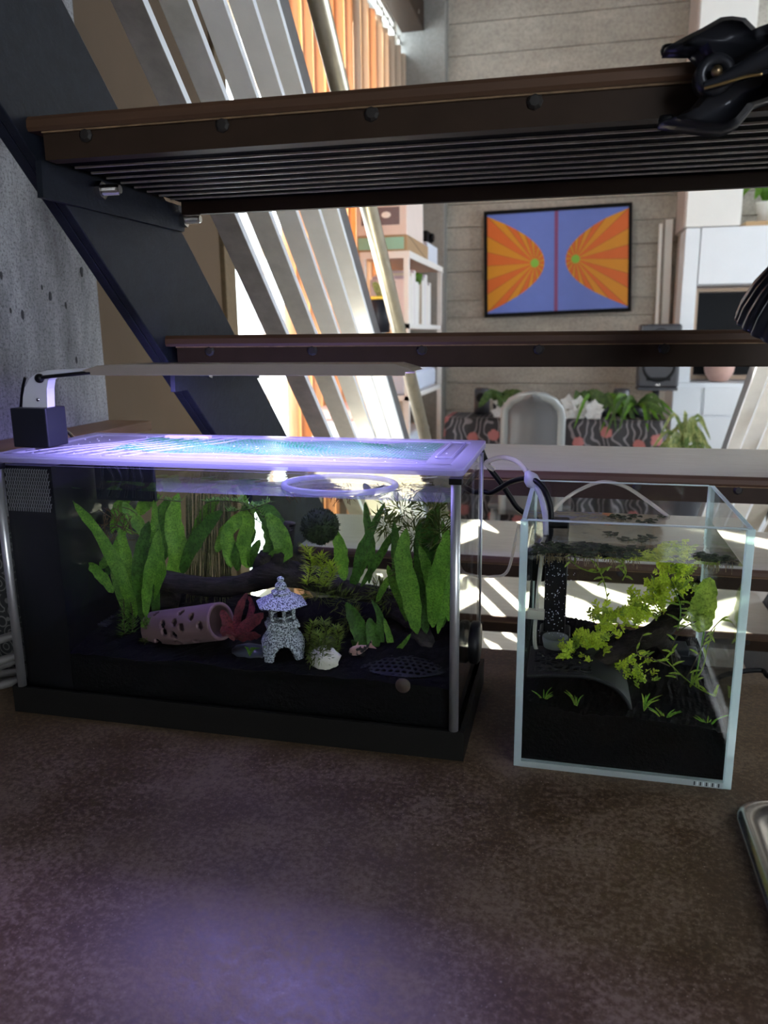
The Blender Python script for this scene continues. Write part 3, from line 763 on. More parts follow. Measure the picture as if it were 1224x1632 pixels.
for x in (-.17, .17):
    for y in (.02, .25): MB().tube([(cx+x, cy+y, -.40), (cx+x*1.15, cy+y+(.03 if y > .2 else -.04), FLOOR)], (.018, .012), 10).build('leg', M_CHAIRRIM, ch, True)

# ---- variegated plant on the floor stand
M_VAR = leafy('variegated_leaf', (.50, .52, .20), .35, (.12, .20, .06), 25)
pl = thing('spiky_plant', (.50, 3.7, FLOOR), 'yellow-green spiky plant in front of the white cabinet', 'plant')
MB().lathe((.50, 3.7, FLOOR), ((.10, 0), (.13, .3), (.14, .50), (.125, .50), (0, .46)), 22).build('pot', M_DARKPL, pl, True)
MB().tube([(.50, 3.7, FLOOR+.46), (.497, 3.7, -.08)], .012, 8).build('stem', M_STEM, pl, True)
for i in range(44):
    a = random.uniform(0, 2*PI); r = random.uniform(.08, .17); h = random.uniform(.01, .10)
    c = V(.497, 3.7, -.06+random.uniform(-.06, .04))
    leaf('leaf', [c, c+V(.5*r*math.cos(a), .5*r*math.sin(a), h), c+V(r*math.cos(a), r*math.sin(a), h-.09)], .017, M_VAR, pl, 8)

# ---- white metal shelf unit with boxes
X1s, X0s, Y0s, Y1s, ZT = -.735, -.96, 3.62, 4.57, .785
su = thing('shelf_unit', (-.85, 4.1, FLOOR), 'white metal shelf unit standing in front of the pilaster', 'shelf')
M_SHELFW = flat('shelf_white', (.78, .76, .73), .45)
M_SHELFIN = flat('shelf_underside', (.58, .46, .40), .6)
for x in (X0s, X1s-.022):
    for y in (Y0s, Y1s-.03): MB().box((x, y, FLOOR), (x+.022, y+.03, ZT)).build('upright', M_SHELFW, su)
for zz in (ZT, .47, .14, -.22, -.60):
    MB().box((X0s, Y0s, zz-.022), (X1s, Y1s, zz)).build('shelf_board', [M_SHELFIN if zz == ZT else M_SHELFW], su)
    if zz == ZT: MB().box((X0s, Y0s-.004, zz-.028), (X1s+.004, Y0s, zz+.002)).build('front_rail', M_SHELFW, su); MB().box((X1s, Y0s, zz-.028), (X1s+.006, Y1s, zz+.002)).build('side_rail', M_SHELFW, su)
def carton(name, x0, x1, y0, y1, z0, z1, col, lb, extra=None):
    t = thing(name, ((x0+x1)/2, (y0+y1)/2, z0), lb, 'box')
    MB().box((x0, y0, z0), (x1, y1, z1)).build('carton', flat(name+str(len(MATS)), col, .7), t, bevel=.002)
    if extra: extra(t)
    return t
def kraft_extra(t):
    MB().box((-.965, Y0s-.008, ZT+.010), (-.755, Y0s-.004, ZT+.062)).build('printed_label', flat('mint_label', (.27, .52, .40)), t)
    MB().prism([(-.7395, 3.64, ZT+.07), (-.7395, 3.66, ZT+.07), (-.7395, 4.10, ZT+.006), (-.7395, 4.08, ZT+.006)], (.001, 0, 0)).build('printed_stripe', flat('brown_print', (.20, .13, .08)), t)
carton('kraft_box', -.97, -.74, Y0s, 4.15, ZT+.001, ZT+.072, (.40, .26, .14), 'flat kraft cardboard box with a mint label on the shelf top', kraft_extra)
def pink_extra(t):
    MB().box((-.95, Y0s-.004, ZT+.115), (-.775, Y0s+.001, ZT+.19)).build('printed_label', flat('grey_label', (.16, .12, .13)), t)
    for k in range(6): MB().box((-.935+k*.012, Y0s-.0055, ZT+.148), (-.928+k*.012, Y0s-.0042, ZT+.158)).build('printed_mark', M_DARKPL, t)
    MB().ball((-.835, Y0s-.006, ZT+.157), .017, 12, 6, (1.3, .1, .8)).build('printed_mark', M_WHITEW, t)
carton('appliance_box', -.97, -.742, Y0s, 4.02, ZT+.0725, ZT+.27, (.74, .62, .56), 'pale pink appliance box with a grey label on the kraft box', pink_extra)
carton('small_box', -.965, -.75, 4.18, 4.50, ZT+.001, ZT+.10, (.62, .66, .74), 'pale blue box behind the kraft box on the shelf')
def camera_toy():
    t = thing('black_camera', (-.78, 4.3, ZT+.101), 'small black camera lying on the pale blue box', 'camera')
    MB().box((-.82, 4.22, ZT+.101), (-.755, 4.36, ZT+.16)).build('body', M_BLACKPL, t, bevel=.004)
    MB().lathe((-.755, 4.29, ZT+.13), ((.022, 0), (.022, .02), (.016, .022), (0, .015)), 14, (1, 0, 0)).build('lens', M_BLACKPL, t, True)
camera_toy()
vp = thing('dried_flowers', (-.80, 4.1, ZT+.27), 'dried orange flowers on top of the pink box', 'flowers')
MB().lathe((-.80, 3.92, ZT+.271), ((.02, 0), (.024, .04), (.015, .06), (.012, .06), (0, .03)), 12).build('vase', M_DARKPL, vp, True)
for i in range(9):
    q = V(-.80+random.uniform(-.05, .05), 3.92+random.uniform(-.05, .05), ZT+.34+random.random()*.06)
    mbx = MB().tube([(-.80, 3.92, ZT+.30), q], .002, 4).ball(q, .014, 8, 5, (1, 1, .7), .4); mbx.build('blossom', leafy('dried%d' % i, (.5, .24, .05), .2), vp, True)
bc = [(.72, .64, .66), (.56, .50, .60), (.75, .72, .60), (.66, .58, .62), (.74, .72, .74), (.50, .40, .30), (.70, .68, .66), (.62, .56, .70), (.72, .62, .50), (.60, .58, .62)]
yy = Y0s+.06
bl = ['lilac paperback nearest the shelf corner post', 'mauve book second from the corner post', 'cream narrow book third on the shelf', 'rose pink wide book in the shelf row', 'pale grey book past the rose book', 'brown thin book in the shelf row', 'off-white book after the brown one', 'lavender book near the far end of the row', 'tan book second from the row end', 'grey book at the far end of the row']
for i, c in enumerate(bc):
    th = .035+.03*((i*7) % 3)/2; hb = .20+.05*((i*5) % 4)/3
    t = thing('book', (-.82, yy+th/2, .471), bl[i], 'book', 'books on the upper shelf')
    MB().box((-.93, yy, .471), (-.752, yy+th, .471+hb)).build('cover', flat('book_cover%d' % i, c, .6), t, bevel=.002)
    MB().box((-.925, yy+.004, .473), (-.7515, yy+th-.004, .469+hb)).build('pages', M_SHELFW, t)
    yy += th+.004
    if i == 4: yy += .10
t = thing('mug_plant', (-.80, 4.02, .4705), 'tiny green succulent among the books', 'plant')
MB().lathe((-.775, yy-.28, .471), ((.012, 0), (.014, .20), (.016, .205), (0, .2)), 10).build('holder', M_SHELFW, t, True)
MB().ball((-.775, yy-.28, .695), .03, 12, 8, (1, 1, .9), .5, 3).build('foliage', M_FEATHER, t, True)
for i, (zz, c, hh, lb) in enumerate(((.141, (.55, .60, .72), .10, 'folded pale blue cloth stack on the middle shelf'), (.241, (.72, .72, .76), .07, 'folded white cloth on top of the blue stack'), (-.219, (.60, .66, .76), .16, 'light blue storage basket on the lower shelf'), (-.599, (.50, .40, .30), .2, 'tan storage basket on the bottom shelf'))):
    mb = MB().box((-.955, 3.68, zz), (-.755, 4.5-.1*i, zz+hh)); mb.build('folded_cloth' if i < 2 else 'storage_basket', flat('cloth%d' % i, c, .9), None, bevel=.02, label=lb, cat='cloth' if i < 2 else 'basket')
# clutter between the railing and the shelf
t = thing('planter_can', (-.83, 3.2, FLOOR), 'dark planter on a tall stand with a yellow rim left of the shelf', 'planter')
pq = at(607, 490, 3.2)
MB().lathe((pq.x, 3.2, pq.z-.10), ((.035, 0), (.042, .13), (.036, .13), (0, .11)), 18).build('pot', M_NAVY, t, True)
MB().lathe((pq.x, 3.2, pq.z+.031), ((.044, 0), (.044, .012), (.038, .012)), 18).build('rim', flat('yellow_rim', (.7, .45, .05)), t, True)
MB().tube([(pq.x, 3.2, FLOOR), (pq.x, 3.2, pq.z-.10)], (.05, .02, ) , 10).build('stand', M_SHELFW, t, True)
for i in range(7):
    a = random.uniform(0, 2*PI); c = V(pq.x, 3.2, pq.z+.03)
    leaf('leaf', [c, c+V(.03*math.cos(a), .03*math.sin(a), .05), c+V(.06*math.cos(a), .05*math.sin(a), .07)], .03, random.choice((M_VAR, M_REDLEAF)), t, 8)
cu = at(505, 675, 2.9)
t = thing('folded_blanket', (cu.x, 2.9, FLOOR), 'pink and white folded blanket on a stool behind the railing', 'blanket')
MB().box((-.93, 2.75, cu.z-.10), (-.70, 3.1, cu.z+.03)).build('blanket_fold', flat('blanket_white', (.75, .68, .66), .9), t, bevel=.03)
MB().box((-.93, 2.75, cu.z+.03), (-.71, 3.08, cu.z+.07)).build('blanket_fold', flat('blanket_pink', (.65, .35, .30), .9), t, bevel=.018)
t = thing('stool', (-.81, 2.9, FLOOR), 'wooden stool under the folded blanket', 'stool')
MB().box((-.94, 2.74, cu.z-.13), (-.69, 3.12, cu.z-.102)).build('seat', M_KRAFT, t)
for x in (-.92, -.73):
    for y in (2.76, 3.07): MB().box((x, y, FLOOR), (x+.025, y+.025, cu.z-.13)).build('leg', M_KRAFT, t)

# ================================================================== large aquarium
BX0, BX1, BY0, BY1 = -.611, -.0906, .7164, .9055
GX0, GX1, GY0, GY1, GZ0, GZ1 = -.604, -.0975, .722, .900, .012, .2880
aq = thing('large_aquarium', (-.35, .81, 0), 'long planted aquarium with silver corner posts and a black base', 'aquarium')
tray = MB()
tray.box((BX0, BY0, 0), (BX1, BY1, .011))
tray.box((BX0, BY0, .011), (BX1, BY0+.0042, .0313)).box((BX0, BY1-.0042, .011), (BX1, BY1, .0313))
tray.box((BX0, BY0+.0042, .011), (BX0+.0042, BY1-.0042, .0313)).box((BX1-.0042, BY0+.0042, .011), (BX1, BY1-.0042, .0313))
tray.build('base_tray', simple('black_base_plastic', (.009, .0085, .0075), .45, var=.2, scale=40, bmp=.03, **{'Specular IOR Level': .25}), aq)
T = .004
for a, b in (((GX0, GY0, GZ0), (GX1, GY0+T, GZ1)), ((GX0, GY1-T, GZ0), (GX1, GY1, GZ1)), ((GX0, GY0+T, GZ0), (GX0+T, GY1-T, GZ1)), ((GX1-T, GY0+T, GZ0), (GX1, GY1-T, GZ1))):
    MB().box(a, b).build('glass_panel', M_GLASS, aq)
for x in (-.6005, -.1015):
    p = MB().tube([(x, .7205, .0313), (x, .7205, .287)], .0048, 16); p.build('corner_post', M_ALU, aq, True)
    MB().box((x-.006, .715, .2835), (x+.006, .727, .2892)).build('post_cap', M_BLACKPL, aq)
MB().tube([(GX1+.0012, GY1-.001, .0313), (GX1+.0012, GY1-.001, .287)], .0014, 8).build('rear_corner_seam', M_ALU, aq, True)
fc = MB(); fc.box((-.5995, .7295, .02), (-.540, .8955, .286)); fc.build('filter_chamber', M_BLACKPL, aq)
gr = MB()
for i in range(18):
    for j in range(11):
        x, zz = -.597+i*.0030, .238+j*.0042
        gr.obox((x+(.0015 if j % 2 else 0), .7285, zz), V(1, 0, 0), V(0, 1, 0), V(0, 0, 1), .00045, .0006, .0022)
        gr.obox((x+(.0015 if j % 2 else 0)+.0008, .7285, zz+.0021), V(.7, 0, .7), V(0, 1, 0), V(-.7, 0, .7), .0011, .0006, .0004)
go = gr.build('vent_grille', simple('grille_grey', (.16, .16, .175), .4, var=.3, scale=200, bmp=0), aq); tag(go, kind='stuff')
MB().box((-.535, .80, .236), (-.46, .805, .286)).build('intake_plate', M_NAVY, aq)
for i in range(7): MB().tube(spline([(-.53+i*.011, .799, .24), (-.525+i*.011+.004*math.sin(i), .799, .262), (-.53+i*.011+.006*math.cos(i*2), .799, .284)]), .0016, 6).build('intake_rib', M_NAVY, aq, True)

WZ = .2640
def water(x0, x1, y0, y1, z0, z1, lb, top=M_WATER):
    mb = MB(); mb.box((x0, y0, z0), (x1, y1, z1), top=1); 
    return mb.build('aquarium_water', [M_WATERSIDE, top], None, kind='stuff', label=lb, cat='water')
water(-.5395, GX1-T-.0004, GY0+T+.0004, GY1-T-.0004, .066, WZ, 'clear water filling the large aquarium')
def gravel(x0, x1, y0, y1, zb, zf, lb):
    mb = MB(); nx, ny = 70, 26
    for j in range(ny+1):
        for i in range(nx+1):
            x, y = x0+(x1-x0)*i/nx, y0+(y1-y0)*j/ny
            mb.v.append(V(x, y, zf(x, y) + .0022*noise.noise(V(x*330, y*330, 1)) + .0012*random.random()))
    W2 = nx+1
    for j in range(ny):
        for i in range(nx): mb.face((j*W2+i, j*W2+i+1, (j+1)*W2+i+1, (j+1)*W2+i))
    o = len(mb.v); mb.v += [V(x0, y0, zb), V(x1, y0, zb), V(x1, y1, zb), V(x0, y1, zb)]
    mb.face([o, o+1] + [i for i in range(nx, -1, -1)]); mb.face([o+2, o+3] + [ny*W2+i for i in range(nx+1)])
    mb.face([o+1, o+2] + [j*W2+nx for j in range(ny, -1, -1)]); mb.face([o+3, o] + [j*W2 for j in range(ny+1)])
    mb.face((o, o+3, o+2, o+1))
    return mb.build('aquarium_gravel', M_GRAVEL, None, kind='stuff', label=lb, cat='gravel')
def zg(x, y): return .074 + (y-.73)*.14 + .006*noise.noise(V(x*14, y*14, 0))
gravel(-.539, GX1-T-.001, GY0+T+.001, GY1-T-.001, .013, zg, 'black gravel bed in the large aquarium')

# ---- lid
lid = thing('aquarium_lid', (-.355, .83, .289), 'clear acrylic lid glowing violet on the large aquarium', 'lid')
LX0, LX1, LY0, LY1 = -.620, -.096, .7285, .937
lb_ = [rrect(LX0, LY0, LX1, LY1, .008, z_) for z_ in (.2893, .2940)]
mb = MB(); n = len(lb_[0]); mb.v += lb_[0]+lb_[1]; mb.face(list(range(n))[::-1]); mb.face(range(n, 2*n))
for i in range(n): mb.face((i, (i+1) % n, n+(i+1) % n, n+i))
mb.build('sheet', M_LID, lid)
mb = MB(); a = rrect(LX0, LY0, LX1, LY1, .008, .2942); b = rrect(LX0+.016, LY0+.016, LX1-.016, LY1-.016, .006, .2942)
c = [p+V(0, 0, .0022) for p in a]; d = [p+V(0, 0, .0022) for p in b]
mb.v += a+b+c+d
for i in range(n):
    j = (i+1) % n
    mb.face((2*n+i, 2*n+j, 3*n+j, 3*n+i)); mb.face((i, j, 2*n+j, 2*n+i)); mb.face((n+i, 3*n+i, 3*n+j, n+j))
mb.build('raised_rim', M_LIDEDGE, lid)
M_NET = simple('teal_net', (.015, .16, .05), .6, var=.3, scale=80, bmp=0)
net = MB()
for i in range(95):
    x = -.512 + i*.0039
    net.tube([(x + .004*math.sin(t*.5+i*.3), .792+.108*t/8,   .2956+.0012*math.sin(t+i*.2)) for t in range(9)], .00030, 4, False)
for j in range(12):
    y = .792 + j*.0098
    net.tube([(-.512+.371*t/40, y+.002*math.sin(t*.4+j), .2956+.0012*math.sin(t*.6+j*.4)) for t in range(41)], .00032, 4, False)
no = net.build('net_panel', M_NET, lid); tag(no, kind='stuff', label='teal plastic net')
MB().box((-.500, .905, .2945), (-.440, .915, .2985)).build('hinge_tab', M_TAUPE, lid)
mb = MB()
for i in range(7): mb.tube(spline([(-.60+.022*i, .745, .2958), (-.575+.022*i, .80, .2962), (-.53+.02*i, .86, .2958), (-.51+.02*i, .92, .2958)], 4), .0011, 5, False)
mb.tube(spline([(-.61, .746, .2958), (-.4, .748, .2958), (-.11, .748, .2958)]), .0016, 6)
mb.tube(spline([(-.61, .775, .2955), (-.4, .778, .2955), (-.14, .776, .2955)]), .0012, 6)
mb.build('moulded_ridge', M_LIDEDGE, lid, True, kind='stuff')
hd = MB(); q0 = rrect(-.135, .80, -.118, .915, .004, .2945)
hd.tube([p+V(0, 0, .001) for p in q0]+[q0[0]+V(0, 0, .001)], .0012, 6); hd.build('finger_slot', M_LIDEDGE, lid, True)
dr = MB()
for i in range(130):
    x, y = random.uniform(-.6, -.12), random.uniform(.745, .93); r = random.uniform(.0005, .0012)
    dr.ball((x, y, .2945), r, 6, 4, (1.2, 1.2, .7))
dr.build('water_droplet', M_BULB, lid, True, kind='stuff')

# ---- LED light
ld = thing('led_light', (-.61, .80, .2945), 'slim aquarium LED light arching over the large tank', 'lamp')
bx = [at(35, 652, .795), at(83, 648, .795), at(89, 705, .795), at(35, 712, .795)]
x0b, x1b = -.633, -.586
MB().box((x0b, .792, .2965), (x1b, .830, .342)).build('clip_box', M_NAVY, ld, bevel=.0015)
arm = [(35, 652), (36, 632), (39, 617), (46, 604), (57, 595), (75, 590), (150, 586), (400, 584), (400, 588), (150, 591), (110, 594), (84, 599), (77, 606), (75, 620), (76, 652)]
MB().prism([at(px, py, .805) for px, py in arm], (0, .014, 0)).build('bracket_arm', simple('pale_bracket', (.66, .66, .70), .35, .2, var=.05, scale=30, bmp=0), ld, bevel=.0008)
MB().lathe(at(61, 637, .8045), ((.002, 0), (.002, .0012), (0, .0014)), 10, (0, -1, 0)).build('screw', M_CHROME, ld, True)
h0, h1 = at(145, 586, .80).x, at(664, 584, .80).x
mb = MB(); hz = .3846
pts = [(h0, hz+.001), (h0+.02, hz+.006), (h0+.06, hz+.0075), (h1-.02, hz+.0075), (h1-.004, hz+.003), (h1, hz), (h1-.01, hz-.001), (h0+.005, hz-.001)]
MB().prism([(x, .782, zz) for x, zz in pts], (0, .052, 0)).box((h0+.01, .782, hz-.0045), (h1-.008, .7832, hz)).box((h0+.01, .8328, hz-.0045), (h1-.008, .834, hz)).build('light_head', M_LEDALU, ld, bevel=.0004)
for i in range(12):
    x = h0+.03+i*(h1-h0-.06)/11
    MB().box((x-.010, .795, hz-.0022), (x+.010, .822, hz-.0012)).build('led_strip', M_LED, ld)
MB().tube(spline([at(63, 602, .803), at(80, 600, .80), at(110, 597, .80), at(150, 593, .81)]), .0022, 8).build('power_cable', M_BLACKPL, ld, True)
MB().ball(at(63, 603, .803), .0055, 10, 8).build('cable_grommet', M_BLACKPL, ld, True)
MB().tube(spline([at(40, 602, .818), at(36, 620, .82), at(33, 650, .825)]), .0018, 6).build('rear_cable', M_BLACKPL, ld, True)
MB().tube(spline([at(88, 684, .812), at(100, 684, .85), at(110, 690, .88), at(116, 697, .90)]), .0022, 8).build('lower_cable', M_BLACKPL, ld, True)
al = bpy.data.lights.new('led_light_glow', 'AREA'); al.shape = 'RECTANGLE'; al.size = h1-h0-.04; al.size_y = .03
al.energy = 3.2; al.color = (.40, .34, 1.0)
lo = bpy.data.objects.new('led_light_glow', al); COL.objects.link(lo); lo.location = ((h0+h1)/2, .808, hz-.0032)

# ---- driftwood
def wood(path, rad, mat, name, parent):
    pts = spline(path, 7); k = len(pts)
    rs = [rad[min(len(rad)-1, int(i/(k-1)*(len(rad)-1)))]*(1-(i/(k-1)*(len(rad)-1)) % 1) + rad[min(len(rad)-1, int(i/(k-1)*(len(rad)-1))+1)]*((i/(k-1)*(len(rad)-1)) % 1) for i in range(k)]
    mb = MB().tube(pts, rs, 14)
    for i, v in enumerate(mb.v):
        c = pts[min(i//14, k-1)]; d = v-c
        mb.v[i] = c + d*(1 + .28*noise.noise(V((i//14)*.16, (i % 14)*1.3, k)) + .18*noise.noise(v*120))
    return mb.build(name, mat, parent, True)
dw = thing('driftwood', (-.3, .84, .085), 'dark forked driftwood log lying across the large aquarium', 'driftwood')
wood([at(122, 945, .87), at(180, 930, .86), at(245, 925, .84), at(300, 932, .83), at(350, 936, .825), at(400, 928, .82), at(440, 912, .82), at(490, 922, .83), at(545, 937, .84), at(620, 952, .86), at(712, 966, .87)], [.006, .011, .013, .012, .011, .013, .016, .013, .011, .010, .009], M_BARK, 'trunk', dw)
wood([at(430, 918, .82), at(448, 890, .82), at(457, 860, .82), at(462, 832, .822)], [.012, .010, .0085, .007], M_BARK, 'upright_branch', dw)
wood([at(412, 915, .822), at(420, 895, .818), at(424, 882, .816)], [.010, .009, .008], M_BARK, 'branch_knot', dw)
wood([at(600, 948, .86), at(640, 975, .84), at(668, 1010, .82), at(692, 1055, .80)], [.010, .012, .012, .010], M_BARK, 'lower_branch', dw)
wood([at(275, 945, .84), at(262, 968, .84), at(250, 1000, .85)], [.012, .016, .016], M_BARK, 'root_end', dw)
wood([at(150, 945, .87), at(140, 970, .86), at(170, 1000, .86)], [.012, .018, .014], M_BARK, 'root_end', dw)

# ---- terracotta tube with drilled holes
tt = thing('clay_tube', (-.43, .77, .075), 'pink clay tube drilled with round holes on the gravel', 'ornament')
A, B = at(247, 1003, .785), at(352, 990, .758); ax = (B-A); L = ax.length; ax.normalize()
e1 = ax.cross(V(0, 0, 1)).normalized(); e2 = e1.cross(ax); R_ = .0193
mb = MB(); NT, NL = 120, 84
holes = [(px, py) for px, py in ((279, 993), (306, 984), (263, 1007), (290, 1000), (320, 997), (285, 1022), (314, 1020), (331, 1025))]
hp = []
for px, py in holes:
    d = ray(px, py).normalized(); w0 = CAM-A; dd = d-ax*d.dot(ax); ww = w0-ax*w0.dot(ax)
    a_, b_, c_ = dd.dot(dd), 2*dd.dot(ww), ww.dot(ww)-R_*R_; disc = b_*b_-4*a_*c_
    if disc > 0: hp.append(CAM+d*((-b_-math.sqrt(disc))/(2*a_)))
for q in ((.02, 2.6), (.05, 2.9), (.035, 3.6), (.06, 4.2), (.015, 4.4)): hp.append(A+ax*q[0]+(e1*math.cos(q[1]+PI)+e2*math.sin(q[1]+PI))*R_)
for i in range(NL+1):
    for j in range(NT):
        a = 2*PI*j/NT; mb.v.append(A+ax*(L*i/NL)+(e1*math.cos(a)+e2*math.sin(a))*R_)
for i in range(NL):
    for j in range(NT):
        f = (i*NT+j, i*NT+(j+1) % NT, (i+1)*NT+(j+1) % NT, (i+1)*NT+j)
        c = (mb.v[f[0]]+mb.v[f[2]])/2
        if any((c-h).length < .0046 for h in hp): continue
        mb.face(f)
mb.build('tube_wall', M_PINKCLAY, tt, True, solid=.0036)
MB().ball(at(400, 1040, .765), .016, 16, 10, (1.5, 1, .55), .2).build('river_stone', simple('dark_pebble', (.03, .033, .05), .35, var=.3, scale=40, bmp=.1), None, True, label='smooth dark stone below the red plant', cat='stone')

# ---- stone lantern
pb = at(452, 1046, .765); sc_ = .765/F_PX; px2 = lambda a: a*sc_
ln = thing('stone_lantern', pb, 'grey stone pagoda lantern on the gravel of the large aquarium', 'ornament')
zb_ = lambda py: at(452, py, .765).z
H0 = pb.z; r0 = px2(38)
mb = MB(); n, mm = 72, 26; ht = zb_(1003)-H0
for i in range(mm+1):
    v = i/mm; rr2 = r0*(1-.48*v**3.6)
    for j in range(n):
        a = 2*PI*j/n; mb.v.append(pb+V(rr2*math.cos(a), rr2*math.sin(a)*.92, v*ht))
for i in range(mm):
    for j in range(n):
        a = (2*PI*(j+.5)/n + 1.19) % (PI/2); dA = min(a, PI/2-a)
        v = (i+.5)/mm
        if v < .60 and dA < .56*math.sqrt(max(0, 1-(v/.60)**2)): continue
        mb.face((i*n+j, i*n+(j+1) % n, (i+1)*n+(j+1) % n, (i+1)*n+j))
mb.build('arched_base', M_LANTERN, ln, True, solid=.005)
hexl = lambda prof, nm: MB().lathe((pb.x, pb.y, 0), prof, 6).build(nm, M_LANTERN, ln, bevel=.0006)
hexl(((px2(20), zb_(1006)), (px2(24), zb_(1000)), (px2(34), zb_(997)), (px2(34), zb_(993)), (px2(29), zb_(989)), (px2(30), zb_(986)), (px2(24), zb_(985)), (0, zb_(985))), 'platform')
for j in range(6):
    a = PI/3*j; c = V(pb.x+px2(22)*math.cos(a), pb.y+px2(22)*math.sin(a), 0)
    MB().tube([(c.x, c.y, zb_(986)), (c.x, c.y, zb_(963))], px2(3.4), 8).build('column', M_LANTERN, ln, True)
    d = V(pb.x+px2(22)*math.cos(a+PI/3), pb.y+px2(22)*math.sin(a+PI/3), 0)
    MB().tube([(c.x, c.y, zb_(980)), (d.x, d.y, zb_(980))], px2(1.8), 6).build('railing_bar', M_LANTERN, ln, True)
MB().lathe((pb.x, pb.y, 0), ((px2(9), zb_(986)), (px2(9), zb_(964))), 8).build('lamp_core', M_BLACKPL, ln)
hexl(((px2(25), zb_(968)), (px2(27), zb_(964)), (px2(48), zb_(962)), (px2(48.5), zb_(960)), (px2(36), zb_(954)), (px2(22), zb_(948)), (px2(15), zb_(945)), (0, zb_(945))), 'roof')
hexl(((px2(15), zb_(947)), (px2(19), zb_(945)), (px2(18.5), zb_(942)), (px2(12), zb_(939)), (0, zb_(938.5))), 'roof_cap')
MB().ball((pb.x, pb.y, zb_(934)), px2(10.5), 16, 12, (1, 1, .8)).build('finial_bulb', M_LANTERN, ln, True)
MB().ball((pb.x, pb.y, zb_(923.5)), px2(6.4), 14, 10, (1, 1, .85)).build('finial_tip', M_LANTERN, ln, True)

# ---- white mossy stone, fish, perforated cave, snail
stn = thing('mossy_stone', at(517, 1072, .75), 'small white stone with moss growing on it', 'stone')
MB().ball(at(517, 1050, .752), .0165, 20, 14, (1, .8, .82), .22, 2.2).build('rock', M_ROCK, stn, True)
def fuzz(c, rx, ry, rz, n, ln_, mat, name, parent, w=.0005, shell=False, droop=0, **tg):
    mb = MB(); c = Vector(c)
    for i in range(n):
        d = V(random.gauss(0, 1), random.gauss(0, 1), random.gauss(0, 1)).normalized()
        r = 1 if shell else random.random()**.4
        p = c + V(d.x*rx, d.y*ry, d.z*rz)*r
        dd = (d + V(random.uniform(-.7, .7), random.uniform(-.7, .7), random.uniform(-.5, .8)-droop)).normalized()
        q = p+dd*ln_*random.uniform(.6, 1.4); s = dd.cross(V(random.random(), random.random(), random.random())).normalized()*w
        mid = (p+q)/2 + s*random.uniform(-2, 2)
        o = len(mb.v); mb.v += [p-s, p+s, mid-s*1.4, mid+s*1.4, q]
        mb.face((o, o+1, o+3, o+2)); mb.face((o+2, o+3, o+4))
    return mb.build(name, mat, parent, False, kind='stuff', **tg)
fuzz(at(508, 1042, .745), .012, .01, .012, 260, .007, M_MOSS, 'moss_tuft', stn)
def feather_plant(lb, pts, mat, nm='feathery_plant', whorl=10, ln_=.008, step=.0022, w=.0005, parent=None, cat='aquarium plant'):
    t = parent or thing(nm, pts[0][0], lb, cat)
    for path in pts:
        path = spline(path, 8)
        MB().tube(path, .0006, 5).build('stem', M_STEM, t, True)
        mb = MB()
        for i in range(1, len(path)):
            p = path[i]; tg = (path[i]-path[i-1]); seg = max(1, int(tg.length/step))
            for s in range(seg):
                c = path[i-1]+tg*(s/seg)
                for k in range(whorl):
                    a = random.uniform(0, 2*PI); d = V(math.cos(a), math.sin(a), random.uniform(.1, .7)).normalized()
                    q = c+d*ln_*random.uniform(.6, 1.1); sd2 = d.cross(V(0, 0, 1)).normalized()*w
                    o = len(mb.v); mb.v += [c-sd2, c+sd2, (c+q)/2+sd2*1.5, q, (c+q)/2-sd2*1.5]; mb.face((o, o+1, o+2, o+3, o+4))
        mb.build('foliage', mat, t, False, kind='stuff')
    return t
fz = at(580, 1032, .772)
fi = thing('fish', fz, 'small pink fish with black blotches above the perforated cave', 'fish')
mtf, ntf, outf = new_mat('fish_skin'); vv = coords(ntf)
nf = ramp(ntf, nz(ntf, vv, 150, 2), ((.54, 0), (.58, 1)))
principled(ntf, outf, mixc(ntf, nf, (.58, .33, .30), (.03, .025, .03)), .35)
prof = [(0, 0), (.0018, .0012), (.0036, .004), (.0046, .009), (.0044, .014), (.0032, .020), (.0018, .025), (.0014, .028)]
mb = MB(); fa = (at(605, 1024, .765)-at(557, 1041, .775)).normalized(); f0 = at(556, 1041, .775)
fs = fa.cross(V(0, -1, 0)).normalized(); fd = fa.cross(fs)
for r, l in prof:
    for j in range(14):
        a = 2*PI*j/14; mb.v.append(f0+fa*l+fs*r*1.25*math.cos(a)+fd*r*.6*math.sin(a))
for i in range(len(prof)-1):
    for j in range(14): mb.face((i*14+j, i*14+(j+1) % 14, (i+1)*14+(j+1) % 14, (i+1)*14+j))
mb.face([(len(prof)-1)*14+j for j in range(14)])
fb = mb.build('body', mtf, fi, True)
tip = f0+fa*.027
MB().add([tip-fs*.0012, tip+fs*.0012, tip+fa*.009+fs*.0055, tip+fa*.006, tip+fa*.009-fs*.0055], ((0, 1, 2, 3), (0, 3, 4))).build('tail_fin', mtf, fi, solid=.0004)
bk = f0+fa*.010+fs*.005
MB().add([bk-fs*.001, bk+fa*.009-fs*.001, bk+fa*.010+fs*.003, bk+fa*.003+fs*.0045], ((0, 1, 2, 3),)).build('dorsal_fin', M_NAVY, fi, solid=.0004)
MB().add([f0+fa*.011-fs*.004, f0+fa*.016-fs*.004, f0+fa*.019-fs*.009], ((0, 1, 2),)).build('pelvic_fin', mtf, fi, solid=.0004)
MB().ball(f0+fa*.004+fs*.001-fd*.0022, .0010, 8, 6).build('eye', M_BLACKPL, fi, True)

